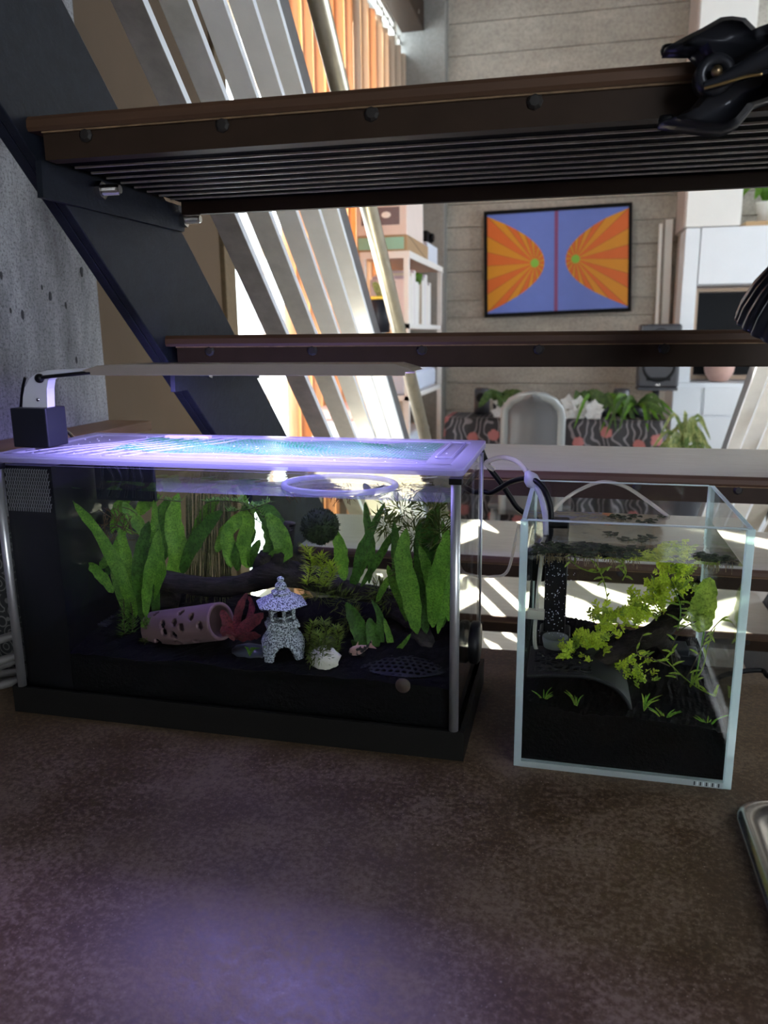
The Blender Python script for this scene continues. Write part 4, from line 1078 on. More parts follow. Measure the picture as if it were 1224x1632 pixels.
dc = thing('perforated_cave', at(640, 1075, .76), 'round black perforated cave in the right front of the large tank', 'ornament')
c0 = at(642, 1058, .772); mb = MB(); NX, NY = 110, 70; rx, ry = .052, .034
hs = []
for j in range(-5, 6):
    for i in range(-8, 9): hs.append((i*.0072+(.0036 if j % 2 else 0), j*.0066))
idx = {}
for j in range(NY+1):
    for i in range(NX+1):
        x, y = -rx+2*rx*i/NX, -ry+2*ry*j/NY; q = (x/rx)**2+(y/ry)**2
        if q <= 1.06:
            idx[i, j] = len(mb.v); k = min(1, q); mb.v.append(c0+V(x, y, .006*(1-k)))
for j in range(NY):
    for i in range(NX):
        ks = [(i, j), (i+1, j), (i+1, j+1), (i, j+1)]
        if not all(k in idx for k in ks): continue
        x, y = -rx+2*rx*(i+.5)/NX, -ry+2*ry*(j+.5)/NY
        if (x/rx)**2+(y/ry)**2 < .88 and any((x-a)**2+((y-b)*1.1)**2 < .0024**2 for a, b in hs): continue
        mb.face([idx[k] for k in ks])
mb.build('perforated_top', simple('matt_black_print', (.010, .0105, .014), .55, var=.2, scale=80, bmp=.05, **{'Specular IOR Level': .25}), dc, True, solid=.002)
mb = MB()
for k, zz in enumerate((-.001, -.012)):
    for i in range(48):
        a = 2*PI*i/48; mb.v.append(c0+V(rx*math.cos(a), ry*math.sin(a), zz))
for i in range(48): mb.face((i, (i+1) % 48, 48+(i+1) % 48, 48+i))
mb.build('side_wall', M_BLACKPL, dc, True, solid=.002)
lc = thing('leaf_cave', at(150, 1010, .80), 'dark slotted cave at the left end of the gravel', 'ornament')
c1 = at(150, 992, .80)
for k in range(6): MB().tube(spline([c1+V(-.026+.002*k, -.012+.006*k, 0), c1+V(0, -.014+.006*k, .005), c1+V(.026, -.012+.005*k, .001)]), .0018, 6).build('rib', M_NAVY, lc, True)
MB().lathe(c1+V(0, 0, -.018), ((.026, 0), (.027, .014), (.022, .018), (.020, .016), (.020, 0)), 24).build('wall', M_NAVY, lc, True)
sn = thing('snail', at(642, 1093, .7275), 'round brown snail on the front glass of the large tank', 'snail')
MB().lathe(at(642, 1093, .7268), ((.0078, 0), (.008, .001), (.006, .004), (.003, .006), (0, .0065)), 20, (0, 1, 0)).build('shell', simple('snail_shell', (.07, .042, .035), .5, var=.2, scale=200, bmp=.1), sn, True)
MB().ball(at(638, 1101, .729), .003, 8, 6, (1.6, .6, .7)).build('foot', M_BROWNROOT, sn, True)

# ---- moss ball and floating ring
mo = thing('moss_ball', at(510, 870, .80), 'dark green moss ball hanging under the water surface', 'moss ball')
MB().ball(at(510, 839, .80), .0198, 30, 20, (1, 1, .95), .18, 4).build('core', M_MOSSBALL, mo, True)
fuzz(at(510, 839, .80), .0192, .0192, .0182, 1500, .0035, M_MOSSBALL, 'moss_fuzz', mo, .00035, True)
rg = thing('feeding_ring', (-.235, .787, WZ), 'clear floating ring on the water of the large tank', 'ring')
MB().tube([V(-.235+.060*math.cos(2*PI*i/48), .787+.048*math.sin(2*PI*i/48), WZ+.002) for i in range(49)], .0032, 10, False).build('tube', M_RING, rg, True)
def fern_strap(specs, lb, nm='strap_fern', parent=None):
    t = parent or thing(nm, at(*specs[0][0]), lb, 'aquarium plant')
    for s in specs:
        pts = [at(*q) for q in s[0]] if hasattr(s[0][0], '__len__') else None
        leaf('leaf', pts, s[1]*pts[0].y/F_PX, s[2], t, 14, V(.2*random.uniform(-1, 1), -1, .1), (s[3] if len(s) > 3 else 0)+random.uniform(-.35, .35), .075, None, .2)
    return t
Lf, Ld = M_FERN, M_FERNDARK
t = thing('strap_fern', at(215, 1000, .79), 'broad-leaved green fern at the left of the large tank', 'aquarium plant')
fern_strap([
 ([(217, 985, .785), (200, 930, .775), (165, 860, .76), (116, 798, .75)], 30, Lf, .1),
 ([(160, 935, .83), (140, 880, .835), (142, 835, .84), (168, 785, .845)], 52, Ld, .2),
 ([(226, 990, .79), (222, 930, .785), (228, 870, .785), (238, 830, .79)], 30, Ld, .2),
 ([(240, 960, .80), (254, 910, .80), (250, 860, .80), (246, 797, .80)], 32, Lf, -.3),
 ([(213, 975, .80), (205, 920, .80), (200, 880, .80), (190, 840, .80)], 26, Lf, .4),
 ([(270, 925, .85), (284, 880, .85), (276, 830, .85), (284, 786, .85)], 36, Lf, .1),
 ([(290, 915, .84), (305, 875, .84), (335, 832, .84), (355, 815, .84)], 28, Ld, .2),
 ([(150, 935, .81), (155, 915, .81), (170, 900, .81), (182, 890, .81)], 34, Ld, .1),
 ([(160, 905, .80), (175, 890, .80), (190, 900, .80)], 20, Lf, .2),
 ([(178, 850, .83), (185, 825, .83), (205, 845, .83), (222, 850, .83)], 16, Lf, .5),
 ([(250, 990, .80), (246, 940, .80), (238, 890, .80), (262, 830, .80)], 22, Ld, .5),
 ([(195, 850, .84), (190, 815, .84), (205, 790, .84)], 30, M_FEATHER, .3),
 ([(220, 820, .84), (235, 800, .84), (255, 790, .84)], 26, M_FEATHER, .2),
 ([(205, 985, .80), (190, 930, .81), (185, 880, .815), (205, 830, .82)], 24, Lf, .4),
 ([(232, 985, .775), (236, 930, .77), (246, 880, .77), (252, 845, .77)], 22, Lf, .2),
 ([(150, 930, .85), (130, 890, .85), (128, 840, .85), (140, 800, .85)], 34, Ld, .3),
 ([(180, 945, .79), (168, 925, .785), (150, 905, .78), (138, 900, .78)], 22, Lf, .2),
 ([(255, 900, .86), (262, 860, .86), (258, 820, .86), (270, 795, .86)], 30, Ld, .2),
 ([(300, 870, .86), (318, 840, .86), (332, 810, .86), (350, 795, .86)], 24, M_FEATHER, .3),
 ([(236, 860, .83), (220, 835, .83), (205, 815, .83), (196, 800, .83)], 24, M_FEATHER, .3)], '', parent=t)
t = thing('strap_fern', at(420, 900, .815), 'green fern rooted on the driftwood fork', 'aquarium plant')
fern_strap([
 ([(368, 905, .84), (365, 875, .84), (362, 850, .84), (368, 828, .84)], 26, Lf, .1),
 ([(395, 905, .83), (390, 870, .83), (398, 830, .83), (390, 790, .83)], 34, Lf, .1),
 ([(424, 890, .82), (440, 860, .82), (430, 825, .82), (405, 800, .82)], 44, Ld, .1),
 ([(424, 892, .82), (452, 880, .81), (440, 840, .81), (424, 818, .81)], 34, Lf, .25),
 ([(378, 910, .84), (380, 880, .84), (398, 855, .84), (405, 840, .84)], 26, Ld, .1),
 ([(398, 905, .83), (405, 880, .83), (415, 860, .83)], 18, Ld, .1),
 ([(345, 880, .85), (360, 850, .85), (385, 825, .85), (420, 800, .85)], 26, Lf, .2)], '', parent=t)
t = thing('strap_fern', at(675, 1040, .80), 'tall dark fern at the right end of the large tank', 'aquarium plant')
fern_strap([
 ([(664, 1010, .79), (655, 950, .785), (642, 890, .78), (648, 842, .78)], 34, Lf, .1),
 ([(690, 1000, .79), (694, 940, .785), (706, 890, .78), (714, 845, .78)], 32, Lf, -.1),
 ([(672, 1000, .82), (678, 940, .82), (672, 880, .82), (668, 830, .82)], 32, Ld, .2),
 ([(705, 1000, .84), (700, 930, .84), (690, 870, .84), (698, 800, .84)], 30, Ld, .2),
 ([(660, 990, .83), (640, 930, .83), (632, 880, .83), (628, 830, .83)], 22, Ld, .2),
 ([(715, 990, .82), (716, 930, .82), (714, 880, .82), (705, 830, .82)], 22, Lf, .5),
 ([(680, 1010, .81), (670, 960, .81), (662, 910, .81)], 20, Ld, .5),
 ([(698, 1010, .80), (706, 960, .80), (716, 910, .80), (720, 870, .80)], 20, Lf, .3),
 ([(655, 1000, .82), (640, 960, .82), (625, 925, .82), (618, 900, .82)], 16, Lf, .3),
 ([(675, 990, .85), (685, 920, .85), (680, 860, .85), (690, 810, .85)], 34, Ld, .2),
 ([(690, 960, .80), (680, 905, .80), (668, 870, .80)], 18, Lf, .3)], '', parent=t)
t = thing('grassy_plant', at(590, 1030, .81), 'narrow-leaved plant between moss ball and right fern', 'aquarium plant')
fern_strap([
 ([(570, 930, .83), (572, 890, .83), (590, 850, .83), (614, 800, .83)], 18, Ld, .1),
 ([(588, 930, .84), (592, 880, .84), (585, 830, .84), (582, 800, .84)], 15, Ld, .1),
 ([(549, 925, .82), (545, 895, .82), (542, 870, .82), (530, 835, .82)], 26, Lf, .1),
 ([(575, 935, .84), (600, 895, .84), (620, 860, .84), (640, 838, .84)], 14, Ld, .1),
 ([(560, 935, .84), (575, 900, .84), (588, 880, .84)], 20, Ld, .1),
 ([(600, 960, .83), (615, 930, .83), (635, 905, .83)], 12, Lf, .1)], '', parent=t)
t = thing('broad_leaf_plant', at(585, 1050, .80), 'dark broad crinkled leaves behind the fish', 'aquarium plant')
fern_strap([
 ([(592, 1042, .79), (578, 1015, .79), (565, 985, .79), (552, 960, .79)], 30, Ld, .1),
 ([(598, 1045, .79), (594, 1010, .79), (588, 985, .79)], 24, Ld, .2),
 ([(610, 1045, .80), (606, 1010, .80), (605, 980, .80), (592, 955, .80)], 14, Ld, .2),
 ([(628, 1045, .80), (620, 1015, .80), (612, 985, .80)], 12, Lf, .2),
 ([(618, 1048, .79), (640, 1030, .79), (655, 1010, .79)], 9, Lf, .2),
 ([(600, 1048, .79), (575, 1035, .785), (560, 1020, .785)], 16, Ld, .2)], '', parent=t)
t = thing('red_plant', at(382, 1040, .76), 'crimson leafy plant between the clay tube and the lantern', 'aquarium plant')
fern_strap([
 ([(375, 1020, .765), (362, 1005, .755), (352, 1000, .75)], 30, M_REDLEAF, .2),
 ([(380, 1020, .765), (390, 1000, .755), (408, 985, .75), (420, 978, .75)], 26, M_REDLEAF, .2),
 ([(378, 1018, .765), (378, 985, .765), (385, 960, .765), (394, 945, .765)], 16, M_REDLEAF, .3),
 ([(382, 1020, .76), (398, 1012, .75), (416, 1012, .745)], 22, M_REDLEAF, .2),
 ([(372, 1020, .76), (362, 990, .76), (352, 972, .765)], 20, M_REDLEAF, .2),
 ([(385, 1015, .77), (402, 970, .78), (396, 950, .785)], 14, M_REDLEAF, .2)], '', parent=t)
for i, (px, py, lb) in enumerate(((398, 1046, 'tiny grass sprig left of the lantern base'), (432, 1046, 'tiny grass sprig inside the lantern arch'))):
    t = thing('grass_sprig', at(px, py, .748), lb, 'aquarium plant')
    for k in range(6):
        a = random.uniform(-1.2, 1.2); c = at(px, py, .748)
        leaf('blade', [c, c+V(.006*a, -.002, .010), c+V(.014*a, -.003, .012)], .0016, M_FERN, t, 6)
feather_plant('bushy feathery stem plant left of the clay tube', [[at(200, 1030, .775), at(198, 1000, .775), at(197, 955, .775)], [at(208, 1020, .78), at(212, 990, .78), at(208, 960, .78)]], M_FEATHER, 'feathery_plant', 11, .0115, .003)
for k, (px, py, r, lb) in enumerate(((234, 993, .0068, 'bright green moss puff touching the clay tube'), (236, 1022, .0085, 'dull green moss tuft beside the clay tube base'))):
    t = thing('moss_puff', at(px, py, .768)-V(0, 0, r), lb, 'moss'); c = at(px, py, .768)
    MB().ball(c, r*.6, 10, 8, (1, 1, .9), .3).build('core', M_MOSS, t, True)
    fuzz(c, r*.7, r*.7, r*.65, 300, r*.5, M_FEATHER if k == 0 else M_MOSS, 'moss_fuzz', t, .0005, True)
t = thing('water_sprite', at(395, 800, .82), 'fine bright floating foliage left of the floating ring', 'aquarium plant')
feather_plant('', [[at(330, 800, .84), at(355, 798, .82), at(400, 805, .81), at(425, 830, .81)], [at(365, 815, .83), at(395, 812, .82), at(432, 800, .81)], [at(385, 795, .83), at(405, 825, .82), at(440, 850, .82)], [at(200, 800, .85), at(240, 795, .84), at(290, 800, .84)]], M_FEATHER, parent=t, whorl=7, ln_=.012, step=.004)
t = thing('lacy_plant', at(500, 930, .80), 'lacy yellow-green plant under the moss ball', 'aquarium plant')
feather_plant('', [[at(490, 930, .80), at(495, 900, .79), at(488, 872, .79)], [at(505, 930, .80), at(515, 905, .79), at(510, 885, .79)], [at(515, 935, .80), at(530, 915, .80), at(525, 900, .80)]], M_LIME, parent=t, whorl=12, ln_=.013, step=.0035)
t = thing('moss_mound', at(515, 1035, .77), 'olive moss mound between the lantern and the fish', 'moss')
feather_plant('', [[at(490, 1040, .775), at(495, 1010, .77), at(500, 992, .77)], [at(515, 1040, .77), at(520, 1010, .765), at(515, 990, .765)], [at(535, 1040, .775), at(540, 1015, .77), at(535, 1000, .77)], [at(500, 1045, .76), at(510, 1025, .755), at(505, 1010, .755)]], M_LIME2, parent=t, whorl=11, ln_=.011, step=.003)
MB().ball(at(515, 1032, .78), .016, 12, 8, (1.3, .8, 1), .4, 3).build('core', M_MOSS, t, True)
t = thing('moss_branch', at(530, 950, .80), 'stringy moss growing along the right half of the driftwood', 'moss')
for (px, py, Y, rx_, rz_) in ((505, 945, .81, .022, .010), (545, 955, .82, .016, .012), (620, 955, .84, .02, .01), (560, 985, .82, .010, .012), (665, 960, .83, .014, .012), (605, 940, .84, .012, .01)):
    fuzz(at(px, py, Y), rx_, .010, rz_, 110, .011, M_MOSS, 'moss_tuft', t, .0005)
t = thing('floating_moss', at(650, 830, .82), 'tangled dark moss strands near the right water surface', 'moss')
for (px, py, Y, rx_, rz_) in ((640, 810, .83, .022, .010), (690, 815, .83, .018, .014), (660, 850, .82, .010, .016), (700, 850, .82, .010, .02), (615, 835, .84, .012, .012), (645, 905, .82, .010, .014)):
    fuzz(at(px, py, Y), rx_, .012, rz_, 120, .013, M_MOSS, 'moss_tuft', t, .0006)
# thin hanging roots in the centre-left, floating plant roots under the ring
t = thing('hanging_roots', at(335, 960, .875), 'curtain of fine hanging roots behind the driftwood', 'aquarium plant')
mb = MB()
for i in range(95):
    x = random.uniform(296, 368); Y = random.uniform(.85, .885); yt = random.uniform(782, 800); ye = random.uniform(930, 975)
    mb.tube([at(x+random.uniform(-3, 3)*(q/5), yt+(ye-yt)*q/5, Y) for q in range(6)], random.uniform(.0003, .0006), 4, False)
mb.build('strand', M_HANGROOT, t, True, kind='stuff')
t = thing('floating_roots', at(520, 805, .79), 'reddish roots hanging below the floating ring', 'aquarium plant')
for a, b, dn in ((455, 482, 22), (500, 520, 14), (525, 562, 26), (575, 600, 12)):
    mb = MB()
    for i in range(34):
        x = random.uniform(a, b); Y = random.uniform(.765, .81); p = V(at(x, 800, Y).x, Y, WZ-.0005)
        mb.tube([p, p+V(random.uniform(-.003, .003), 0, -.5*dn*.0006), p+V(random.uniform(-.006, .006), 0, -dn*.0007*random.uniform(.5, 1))], .0003, 4, False)
    mb.build('root_bunch', M_BROWNROOT, t, True, kind='stuff')
t = thing('brown_rootlets', at(165, 815, .81), 'brown rootlets at the top of the left fern', 'aquarium plant')
mb = MB()
for i in range(22):
    p = at(random.uniform(165, 205), random.uniform(805, 850), .805)
    mb.tube(spline([p, p+V(random.uniform(-.015, .015), 0, random.uniform(-.02, .01)), p+V(random.uniform(-.02, .02), .005, random.uniform(-.035, .0))], 4), .0005, 4, False)
mb.build('root_bunch', M_BROWNROOT, t, True, kind='stuff')
t = thing('twiggy_plant', at(130, 950, .82), 'thin brown twigs at the left rear of the large tank', 'aquarium plant')
mb = MB()
for i in range(14):
    p = at(150+random.uniform(-10, 10), 940, .83)
    mb.tube(spline([p, p+V(random.uniform(-.02, .004), 0, .012), p+V(random.uniform(-.03, .0), 0, random.uniform(.015, .035))], 4), .0006, 4, False)
mb.build('twig', M_BROWNROOT, t, True, kind='stuff')
# algae magnet outside the right glass
mg = thing('algae_magnet', (-.088, .812, .05), 'round black magnet on the right glass of the large tank', 'magnet')
mc_ = V(GX1+.0005, .812, .090)
MB().lathe(mc_, ((.021, 0), (.0235, .002), (.0235, .009), (.021, .011), (.012, .0115), (0, .0115)), 32, (1, 0, 0)).build('outer_disc', M_BLACKPL, mg, True)
MB().lathe(mc_+V(-.0055, 0, 0), ((.021, 0), (.022, -.006), (.018, -.008), (0, -.008)), 28, (1, 0, 0)).build('inner_disc', M_BLACKPL, mg, True)

# ================================================================== small cube aquarium
CX0, CX1, CY0, CY1, CH, CT_ = -.0403, .1608, .72, .93, .2514, .005
cq = thing('small_aquarium', (.06, .825, 0), 'small rimless glass cube aquarium right of the long tank', 'aquarium')
for a, b in (((CX0, CY0, 0), (CX1, CY0+CT_, CH)), ((CX0, CY1-CT_, 0), (CX1, CY1, CH)), ((CX0, CY0+CT_, 0), (CX0+CT_, CY1-CT_, CH)), ((CX1-CT_, CY0+CT_, 0), (CX1, CY1-CT_, CH)), ((CX0+CT_, CY0+CT_, 0), (CX1-CT_, CY1-CT_, CT_))):
    MB().box(a, b).build('glass_panel', M_GLASS2, cq)
# polished edges of the panes
ed = .0006
for x in (CX0, CX1):
    for y in (CY0, CY1):
        sx_ = 1 if x == CX0 else -1; sy_ = 1 if y == CY0 else -1
        xs = sorted((x-sx_*ed, x+sx_*(CT_+.0015))); ys = sorted((y-sy_*ed, y+sy_*(CT_-.0005)))
        MB().box((xs[0], ys[0], 0), (xs[1], ys[1], CH)).build('polished_edge', M_EDGE, cq, bevel=.0006)
for a, b in (((CX0+.006, CY0-ed, 0), (CX1-.006, CY0+.005, .0062)), ((CX0+.006, CY1-.005, 0), (CX1-.006, CY1+ed, .0062))):
    MB().box(a, b).build('bottom_edge', M_EDGE, cq)
for a, b in (((CX0+.006, CY0+.0005, CH-.0004), (CX1-.006, CY0+.0045, CH+.0006)), ((CX0+.006, CY1-.0045, CH-.0004), (CX1-.006, CY1-.0005, CH+.0006)), ((CX0+.0005, CY0+.006, CH-.0004), (CX0+.0045, CY1-.006, CH+.0006)), ((CX1-.0045, CY0+.006, CH-.0004), (CX1-.0005, CY1-.006, CH+.0006))):
    MB().box(a, b).build('top_edge', M_EDGE, cq)
for i in range(9): MB().box((.128+i*.0027, CY0-.0010, .0012), (.1292+i*.0027, CY0-.0007, .0050)).build('barcode_line', M_WHITE if i % 2 else M_DARKPL, cq)
SW = .2165
water(CX0+CT_+.0005, CX1-CT_-.0005, CY0+CT_+.0005, CY1-CT_-.0005, .03, SW, 'clear water filling the small cube aquarium', M_WATER2)
def zs(x, y): return .060 + (y-.73)*.10 - .10*(x-.06)*.9*.8 + .004*noise.noise(V(x*20, y*20, 5))
gravel(CX0+CT_+.001, CX1-CT_-.001, CY0+CT_+.001, CY1-CT_-.001, .0055, zs, 'black gravel bed in the small cube aquarium')

# ---- branch, fronds
bw = thing('branch', at(935, 1075, .79), 'dark branch rising diagonally through the small cube tank', 'driftwood')
wood([at(930, 1078, .785), at(960, 1052, .79), at(1000, 1028, .795), at(1050, 1005, .80), at(1078, 975, .805), at(1098, 950, .81), at(1118, 930, .815)], [.007, .009, .010, .011, .009, .008, .006], M_BARK2, 'main_limb', bw)
wood([at(1045, 1008, .80), at(1060, 1030, .805), at(1078, 1052, .81)], [.009, .007, .005], M_BARK2, 'side_limb', bw)
frond_m = []
for q in range(4):
    mb = MB(); lob = random.randint(4, 6)
    L = .0125; pts = []
    stem = [V(0, 0, L*i/5) for i in range(6)]
    for i, s in enumerate(stem[:-1]):
        wv_ = .0010+.0006*math.sin(i*1.3+q)
        o = len(mb.v); mb.v += [s+V(-wv_, .0006, 0), s+V(wv_, .0006, 0), stem[i+1]+V(wv_*.8, -.0004, 0), stem[i+1]+V(-wv_*.8, -.0004, 0)]
        mb.face((o, o+1, o+2, o+3))
    for k in range(lob):
        z0 = L*(.25+.75*k/lob); sg = 1 if k % 2 else -1; ln2 = .0062*(1.1-.3*k/lob); wv_ = .0011
        b0 = V(0, 0, z0); tipd = V(sg*.75, random.uniform(-.35, .35), .66).normalized(); pr2 = tipd.cross(V(0, 1, 0)).normalized()
        o = len(mb.v); mb.v += [b0-pr2*wv_*.8, b0+pr2*wv_*.8, b0+tipd*ln2*.7+pr2*wv_*1.2, b0+tipd*ln2, b0+tipd*ln2*.7-pr2*wv_*1.2]
        mb.face((o, o+1, o+2, o+3, o+4))
    frond_m.append((mb.mesh('frond', M_LIME, False, V(0, 0, 0))[0], mb.mesh('frond', M_LIME2, False, V(0, 0, 0))[0]))
def frond_bush(lb, regions, n, dark=.15):
    t = thing('frond_plant', at(*regions[0][:2], .80), lb, 'aquarium plant')
    for k in range(n):
        px, py, rx_, ry_, Y = random.choice(regions)
        a = random.uniform(0, 2*PI); r = math.sqrt(random.random())
        p = at(px+rx_*r*math.cos(a), py+ry_*r*math.sin(a), Y+random.uniform(-.022, .022))
        o = link('frond', random.choice(frond_m)[1 if random.random() < dark else 0], p, t)
        o.rotation_euler = (random.uniform(-1.1, .8), random.uniform(-1.2, 1.2), random.uniform(-.9, .9)); s = random.uniform(.55, 1.0); o.scale = (s, s, s)
frond_bush('lime green frond clump at the foot of the diagonal branch', [(930, 1042, 34, 28, .79), (905, 1040, 12, 18, .79), (950, 1025, 14, 14, .79)], 105)
frond_bush('lime green frond clump on the lower half of the branch', [(985, 1000, 38, 22, .805), (960, 985, 16, 14, .80), (1010, 985, 18, 14, .81)], 100)
frond_bush('lime green frond clump on the middle of the branch', [(1030, 975, 30, 20, .81), (1050, 955, 22, 14, .81), (1015, 960, 16, 12, .81)], 80)
frond_bush('lime green frond clump crowning the branch tip', [(1068, 925, 28, 22, .81), (1085, 905, 18, 14, .81), (1045, 938, 16, 12, .81)], 95)
frond_bush('olive frond clump hanging beside the large oval leaf', [(1100, 970, 16, 30, .80), (1092, 935, 14, 20, .80)], 46, .6)
frond_bush('bright frond clump below the branch', [(1000, 1062, 36, 24, .81), (975, 1078, 20, 14, .81), (1020, 1085, 18, 16, .81)], 100, .4)
t = thing('oval_leaf_plant', at(1125, 1090, .80), 'single large oval green leaf beside the branch tip', 'aquarium plant')
leaf('leaf', [at(1122, 1006, .785), at(1118, 985, .785), at(1124, 950, .785), at(1131, 920, .785)], 40*.785/F_PX, M_LIME2, t, 16, None, 0, .015, lambda u: max(.05, math.sin(PI*min(1, .06+u*.94))**.55), .05)
MB().tube(spline([at(1122, 1006, .786), at(1118, 1030, .79), at(1108, 1085, .80)]), .0008, 6).build('stalk', M_FERN, t, True)
# stems with narrow leaves on the right
t = thing('willowy_plant', at(1090, 1100, .79), 'thin branching stems with narrow leaves at the right of the cube', 'aquarium plant')
def twig(pts, nl, L, mat):
    path = spline([at(*p) for p in pts], 6); MB().tube(path, .0006, 5).build('stem', M_STEM if mat is None else mat, t, True)
    for k in range(nl):
        p = random.choice(path); d = V(random.uniform(-1, 1), random.uniform(-.5, .3), random.uniform(-.3, .9)).normalized()
        leaf('leaflet', [p, p+d*L*.5+V(0, 0, .001), p+d*L], .0022, M_LIME2, t, 6)
twig([(1090, 1090, .79), (1110, 1050, .785), (1130, 1010, .78), (1152, 985, .78)], 7, .012, None)
twig([(1080, 1085, .79), (1070, 1040, .79), (1085, 1005, .785), (1110, 990, .78)], 7, .012, None)
twig([(1100, 1095, .79), (1120, 1065, .785), (1128, 1030, .785), (1140, 1000, .78)], 6, .011, M_LIME2)
twig([(1060, 1050, .78), (1085, 1075, .775), (1110, 1095, .77), (1140, 1110, .765)], 12, .014, M_LIME2)
twig([(1025, 1010, .78), (1015, 1040, .775), (1040, 1050, .77), (1068, 1062, .77)], 8, .010, None)
twig([(1075, 940, .78), (1085, 970, .775), (1080, 1005, .775)], 9, .015, M_FERN)
# cave with pierced top
cv2 = thing('pierced_cave', at(905, 1110, .765), 'black arched cave with a pierced top in the cube tank', 'ornament')
pk = at(832, 1066, .775); zt_ = at(890, 1085, .765).z
mb = MB(); NX, NY = 130, 60; prof = []
xa, xb = CX0+CT_+.004, at(1008, 1150, .75).x
zt_ = .0905
def cavez(u):
    if u < .45: return zt_ + .0035*math.sin(u/.45*PI/2)
    v = (u-.45)/.55; return zt_+.0035 - .052*(1-math.sqrt(max(0, 1-v**2.4)))
cells = [(random.uniform(xa, xa+(xb-xa)*.58), random.uniform(.735, .80)) for _ in range(95)]
hidx = []
for j in range(NY+1):
    for i in range(NX+1):
        u = i/NX; x = xa+(xb-xa)*(u if u < .5 else .5+.5*math.sin((u-.5)/.5*PI/2)); y = .733 + .075*j/NY
        y += .010*(u**2); mb.v.append(V(x, y, cavez(min(1, (x-xa)/(xb-xa)))))
for j in range(NY):
    for i in range(NX):
        f = (j*(NX+1)+i, j*(NX+1)+i+1, (j+1)*(NX+1)+i+1, (j+1)*(NX+1)+i); c = (mb.v[f[0]]+mb.v[f[2]])/2
        inx = .06 < (c.x-xa)/(xb-xa) < .60 and .740 < c.y < .797
        if inx:
            ds = sorted((((c.x-a)*.75)**2+((c.y-b)*1.2)**2) for a, b in cells)[:2]
            if math.sqrt(ds[1])-math.sqrt(ds[0]) > .0013: continue
        mb.face(f)
mb.build('pierced_shell', simple('cave_print', (.005, .006, .008), .6, var=.15, scale=60, bmp=.03, **{'Specular IOR Level': .25}), cv2, True, solid=.0035)
# grass tufts
for px, py, Y, n, lb in ((866, 1118, .738, 9, 'small grass tuft at the lower left of the cube'), (918, 1124, .738, 8, 'faint grass tuft under the pierced cave'), (1026, 1128, .745, 9, 'small grass tuft beside the cave arch'), (1058, 1150, .738, 13, 'spreading grass tuft at the front of the cube'), (1126, 1160, .738, 14, 'tall grass tuft in the right front corner of the cube')):
    t = thing('grass_tuft', at(px, py+6, Y), lb, 'aquarium plant'); c = at(px, py+6, Y)
    for k in range(n):
        a = random.uniform(-1, 1); b = random.uniform(.012, .024)
        leaf('blade', [c, c+V(.35*b*a, -.001, b*.6), c+V(b*.9*a, -.002, b*.9)], .0014, M_LIME2 if k % 2 else M_FERN, t, 6)
# bark slab, filter, diffuser, tubing, bubbles
t = thing('bark_slab', at(1075, 1125, .775), 'layered brown bark slab on the gravel of the cube', 'wood')
for k in range(4):
    a = at(1000+6*k, 1106+8*k, .785-.006*k); b = at(1140-4*k, 1122+7*k, .785-.006*k)
    wood([a, a.lerp(b, .35)+V(0, 0, .002), a.lerp(b, .7)-V(0, 0, .001), b], [.003, .0045, .004, .003], M_BARK2, 'bark_layer', t)
t = thing('black_filter', at(880, 1060, .865), 'black filter column standing at the left of the cube', 'filter')
c = at(882, 1030, .865)
MB().box((c.x-.012, .852, c.z-.004), (c.x+.012, .878, SW+.004)).build('column', M_BLACKPL, t, bevel=.002)
MB().box((c.x-.016, .848, c.z-.012), (c.x+.018, .882, c.z+.022)).build('foot', M_BLACKPL, t, bevel=.003)
MB().box((CX0+CT_+.0005, .855, .150), (c.x-.012, .873, .176)).build('suction_bracket', M_BLACKPL, t, bevel=.002)
t = thing('sponge_block', at(1088, 1085, .86), 'dark block behind the bark slab in the cube', 'filter')
c = at(1088, 1060, .86)
MB().box((c.x-.020, .85, .055), (c.x+.016, .88, c.z+.016)).build('block', M_NAVY, t, bevel=.002)
MB().box((c.x-.012, .848, c.z+.016), (c.x+.004, .876, c.z+.022)).build('cap', M_NAVY, t, bevel=.001)
t = thing('glass_diffuser', at(886, 1045, .80), 'clear glass diffuser dish on a bent glass tube', 'diffuser')
c = at(885, 1020, .80)
MB().lathe(c, ((.006, -.009), (.012, -.007), (.0135, 0), (.0135, .004), (.0125, .004), (.0115, .001), (0, .0005)), 24).build('dish', glassy('diffuser_glass', (.75, .78, .76), 1.45, .05, (.5, .52, .5), .35), t, True)
MB().tube(spline([at(868, 860, .80), at(862, 900, .80), at(856, 960, .80), at(852, 1010, .80), at(855, 1035, .80), at(870, 1046, .80), at(884, 1040, .80), c-V(0, 0, .008)]), .0022, 10).build('bent_tube', M_TUBECLR, t, True)
MB().box((at(838, 975, .80).x, .796, at(840, 985, .80).z), (at(868, 975, .80).x, .804, at(840, 970, .80).z)).build('tube_clip', M_TUBECLR, t, bevel=.001)
bb = MB()
for k in range(130):
    bb.ball(at(random.gauss(884, 15), random.uniform(893, 1015), random.uniform(.79, .83)), random.uniform(.0003, .0007), 6, 4)
bb.build('air_bubbles', M_BULB, None, True, kind='stuff', label='stream of tiny air bubbles above the diffuser', cat='bubbles')
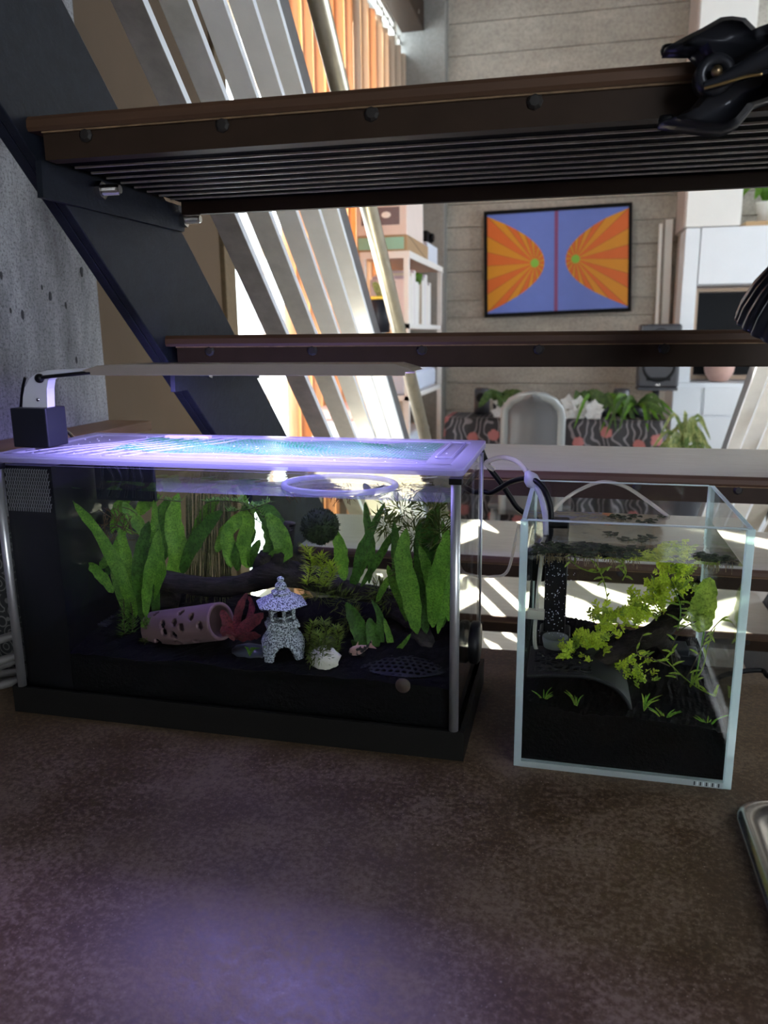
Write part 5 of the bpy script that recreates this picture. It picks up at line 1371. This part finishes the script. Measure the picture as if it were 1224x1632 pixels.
# floating plants on the cube's surface
M_FLOAT = leafy('floating_leaf', (.10, .13, .06), .3, (.03, .045, .025), 150, .15)
fl_m = []
for q in range(3):
    mb = MB()
    for k in range(4):
        a = k*PI/2+random.random(); c = V(.0045*math.cos(a), .0045*math.sin(a), .0008); r = random.uniform(.003, .0045)
        o = len(mb.v); mb.v += [c+V(r*math.cos(s*PI/4), r*.85*math.sin(s*PI/4), .0006*math.cos(s*PI/2)) for s in range(8)]; mb.face(range(o, o+8))
    mb.cur = 1
    for k in range(7):
        x, y = random.uniform(-.003, .003), random.uniform(-.003, .003)
        mb.tube([(x, y, 0), (x*1.5, y*1.5, -.004), (x*2, y*1.7, random.uniform(-.012, -.006))], .00028, 4, False)
    fl_m.append(mb.mesh('floating_plant', [M_FLOAT, M_ROOT], False, V(0, 0, 0))[0])
spots = [(random.uniform(CX0+.013, .068), random.uniform(CY0+.013, .775)) for _ in range(52)] + [(random.uniform(.122, CX1-.013), random.uniform(CY0+.014, .755)) for _ in range(9)] + [(random.uniform(.03, CX1-.015), random.uniform(.875, .915)) for _ in range(8)] + [(.075, .80), (.082, .815), (.06, .80), (.045, .82)]
for k, (x, y) in enumerate(spots):
    grp = 0 if k < 52 else 1 if k < 61 else 2
    o = link('floating_plant', fl_m[k % 3], V(x, y, SW+.0004)); o.rotation_euler = (0, 0, random.uniform(0, 6)); s = random.uniform(.8, 1.3); o.scale = (s, s, s)
    tag(o, ('small rooted plant in the floating mat at the left of the cube', 'small rooted plant floating in the right front corner of the cube', 'small plant floating near the back of the cube surface')[grp], 'floating plant', ('floating mat at the left of the cube', 'floaters in the right corner', 'floaters at the back')[grp])
t = thing('trailing_weed', at(940, 905, .75), 'pale trailing weed hanging below the floating mat', 'aquarium plant')
for pts in ([(905, 890, .745), (925, 905, .745), (950, 912, .745), (972, 905, .745)], [(950, 900, .745), (962, 925, .745), (968, 955, .745)], [(990, 895, .74), (998, 910, .74), (992, 925, .74)]):
    twig(pts, 7, .009, M_LIME2)

# ================================================================== cables and tubing between the tanks
def cable(name, pts, r, mat, lb, cat='cable'):
    return MB().tube(spline(pts, 8), r, 10).build(name, mat, None, True, label=lb, cat=cat)
cable('power_cable', [at(762, 712, .925)+V(0, .016, 0), at(778, 742, .945), at(800, 772, .945), at(822, 806, .945), at(850, 850, .945), V(-.03, .945, .05), V(-.02, .96, .0035), V(.05, .99, .0035)], .0034, M_BLACKPL, 'straight black cable slanting down between the two tanks')
cable('pump_cable', [V(-.125, .93, .0033), V(-.12, .93, .10), at(752, 798, .93), at(785, 785, .92), at(815, 768, .90), at(845, 763, .88), at(866, 778, .87), at(877, 805, .865), V(at(878, 840, .862).x, .862, SW+.004)], .0032, M_BLACKPL, 'looping black cable entering the small cube tank')
tc = thing('air_tube', at(850, 790, .88), 'milky airline tube with a check valve above the cube corner', 'tube')
MB().tube(spline([V(-.085, .93, .262), at(775, 738, .93), at(800, 729, .92), at(825, 736, .90), at(842, 755, .885)], 8), .0030, 10).build('upper_tube', M_TUBECLR, tc, True)
MB().tube(spline([at(853, 772, .88), at(863, 795, .87), at(869, 825, .85), at(870, 860, .815)], 8), .0030, 10).build('lower_tube', M_BULB, tc, True)
vc = at(848, 766, .882); vd = (at(856, 780, .88)-at(840, 752, .88)).normalized()
MB().lathe(vc, ((.003, -.012), (.0045, -.009), (.0062, -.007), (.0085, -.003), (.0085, .003), (.0062, .006), (.0045, .009), (.003, .012)), 16, vd).build('check_valve', M_BULB, tc, True)
cable('silicone_tube', [at(872, 826, .91), at(895, 800, .925), at(925, 780, .934), at(960, 768, .934), at(995, 775, .934), at(1030, 797, .93), at(1066, 824, .915)], .0022, M_TUBECLR, 'clear silicone tube arching over the rear rim of the cube', 'tube')
cable('thin_tube', [V(-.15, .955, .0022), V(-.14, .955, .12), at(740, 914, .95), at(762, 919, .95), at(785, 919, .95), at(810, 908, .95), V(-.055, .96, .19), V(-.05, .965, .10), V(-.045, .97, .0022)], .0018, M_TUBECLR, 'thin clear tube sagging in the gap between the tanks', 'tube')
cable('floor_cable', [V(.175, .95, .0035), V(.20, .965, .012), at(1212, 1068, .985), at(1230, 1080, .97), V(.30, .99, .0033)], .0032, M_BLACKPL, 'short black cable on the counter right of the cube')

# ================================================================== clamp lamp on the top tread
cl = thing('clamp_lamp', at(1140, 120, .655), 'black clamp lamp gripping the top tread with a fluted shade', 'lamp')
M_CLAMP = simple('satin_black_metal', (.026, .027, .034), .30, .3, var=.1, scale=30, bmp=.02)
up_ = [(1057, 84), (1060, 76), (1085, 62), (1115, 47), (1146, 29), (1165, 27), (1188, 30), (1200, 42), (1208, 50), (1224, 42), (1260, 30), (1260, 70), (1224, 84), (1195, 100), (1165, 116), (1148, 118), (1128, 108), (1122, 92), (1112, 76), (1104, 84)]
lo_ = [(1048, 196), (1072, 190), (1086, 181), (1098, 176), (1112, 160), (1124, 142), (1148, 128), (1180, 122), (1260, 100), (1260, 150), (1224, 162), (1204, 168), (1192, 184), (1180, 198), (1165, 207), (1150, 212), (1115, 210), (1085, 206), (1052, 201)]
def jaw(pl, nm, y0, th):
    P = [at(px, py, y0) for px, py in pl]; c = sum(P, V(0, 0, 0))/len(P); mb = MB(); n = len(P)
    lay = ((0, .93), (-.006, .80)) ; 
    rings = [[p+V(0, th, 0) for p in P], P, [c+(p-c)*.93+V(0, -.005, 0) for p in P], [c+(p-c)*.72+V(0, -.008, 0) for p in P]]
    for r in rings: mb.v += r
    for k in range(3):
        for i in range(n): mb.face((k*n+i, k*n+(i+1) % n, (k+1)*n+(i+1) % n, (k+1)*n+i))
    mb.face(list(range(n))); mb.face([3*n+i for i in range(n)][::-1])
    mb.build(nm, M_CLAMP, cl, True)
jaw([(1098, 86), (1112, 70), (1150, 52), (1224, 60), (1260, 60), (1260, 120), (1200, 138), (1150, 146), (1122, 140), (1116, 104)], 'clamp_body', .652, .009); jaw(up_, 'upper_jaw', .644, .012); jaw(lo_, 'lower_jaw', .644, .012)
hp_ = at(1140, 118, .632)
MB().lathe(hp_, ((.0135, .014), (.0135, 0), (.011, -.003), (.006, -.003), (.006, 0), (0, 0)), 24, (0, 1, 0)).build('pivot_ring', M_CLAMP, cl, True)
MB().lathe(hp_+V(0, -.004, 0), ((.0035, 0), (.0035, -.004), (0, -.005)), 12, (0, 1, 0)).build('rivet', simple('brass_rivet', (.45, .32, .18), .3, .9, bmp=0), cl, True)
MB().tube(spline([at(1121, 139, .628), at(1150, 128, .626), at(1190, 108, .622), at(1240, 82, .618)]), (lambda k: [.003+.004*i/(k-1) for i in range(k)])(19), 10).build('spring_lever', M_CLAMP, cl, True)
MB().tube(spline([at(1122, 141, .624), at(1155, 132, .622), at(1190, 122, .620), at(1215, 118, .618)]), .0011, 6).build('spring_wire', simple('brass_wire', (.55, .38, .16), .3, .9, bmp=0), cl, True)
for px, py, lbx in ((1066, 80, 0), (1062, 192, 1)): MB().lathe(at(px, py, .652), ((.005, -.003), (.006, 0), (.005, .003)), 14, (0, 0, 1)).build('rubber_pad', M_BLACKPL, cl, True)
sc0 = V(.205, .68, .468); sax = V(.20, -.28, .93).normalized()
prof = [(.066, -.058), (.0665, -.056), (.066, -.045), (.062, -.028), (.054, -.010), (.042, .006), (.028, .016), (.014, .020), (.013, .030), (0, .031)]
MB().lathe(sc0, [(r, z_) for r, z_ in prof], 144, sax, lambda a: .055*abs(math.sin(a*16))).build('fluted_shade', M_CLAMP, cl, True)
MB().tube(spline([sc0+sax*.030, sc0+sax*.07+V(.04, -.01, 0), at(1290, 200, .64), at(1285, 90, .635), at(1255, 60, .64)]), .005, 10).build('gooseneck', M_CLAMP, cl, True)

# ================================================================== things at the left edge
MB().box((-.7485, .60, .272), (-.668, 1.17, .287)).build('wooden_ledge', simple('ledge_wood', (.20, .115, .06), .55, var=.25, scale=30, bmp=.2, stretch=(1, .2, 1)), None, label='brown wooden ledge along the concrete wall', cat='ledge', bevel=.002)
for y in (.66, 1.08): pass
def circle_mat():
    mt, nt, out = new_mat('circle_print'); v = coords(nt)
    vo = nt.nodes.new('ShaderNodeTexVoronoi'); vo.inputs['Scale'].default_value = 42; vo.inputs['Randomness'].default_value = .7
    nt.links.new(v, vo.inputs['Vector'])
    mm_ = nt.nodes.new('ShaderNodeMath'); mm_.operation = 'MULTIPLY'; mm_.inputs[1].default_value = 4.5; nt.links.new(vo.outputs['Distance'], mm_.inputs[0])
    m2 = nt.nodes.new('ShaderNodeMath'); m2.operation = 'FRACT'; nt.links.new(mm_.outputs[0], m2.inputs[0])
    principled(nt, out, mixc(nt, ramp(nt, m2.outputs[0], ((.70, 0), (.78, 1))), (.03, .03, .03), (.22, .22, .20)), .5); return mt
MB().box((-.70, .80, .0003), (-.632, .90, .20)).build('patterned_tin', circle_mat(), None, bevel=.008, label='dark tin printed with pale circles left of the long tank', cat='tin')
for k, (z_, lb) in enumerate(((.062, 'uppermost grey hose loop at the left edge'), (.036, 'middle grey hose loop at the left edge'), (.0055, 'lowest grey hose loop lying on the counter'))):
    cable('hose', [V(-.74, .72, z_*.9+.0006), V(-.69, .725, z_+.004), V(-.645, .745, z_+.012), V(-.622, .765, z_+.016), V(-.618, .79, max(.006, z_-.01)), V(-.66, .775, max(.0055, z_*.5)), V(-.73, .77, .0055)], .005, simple('grey_hose%d' % k, (.16, .15, .14), .4, var=.1, scale=20, bmp=0), lb, 'hose')
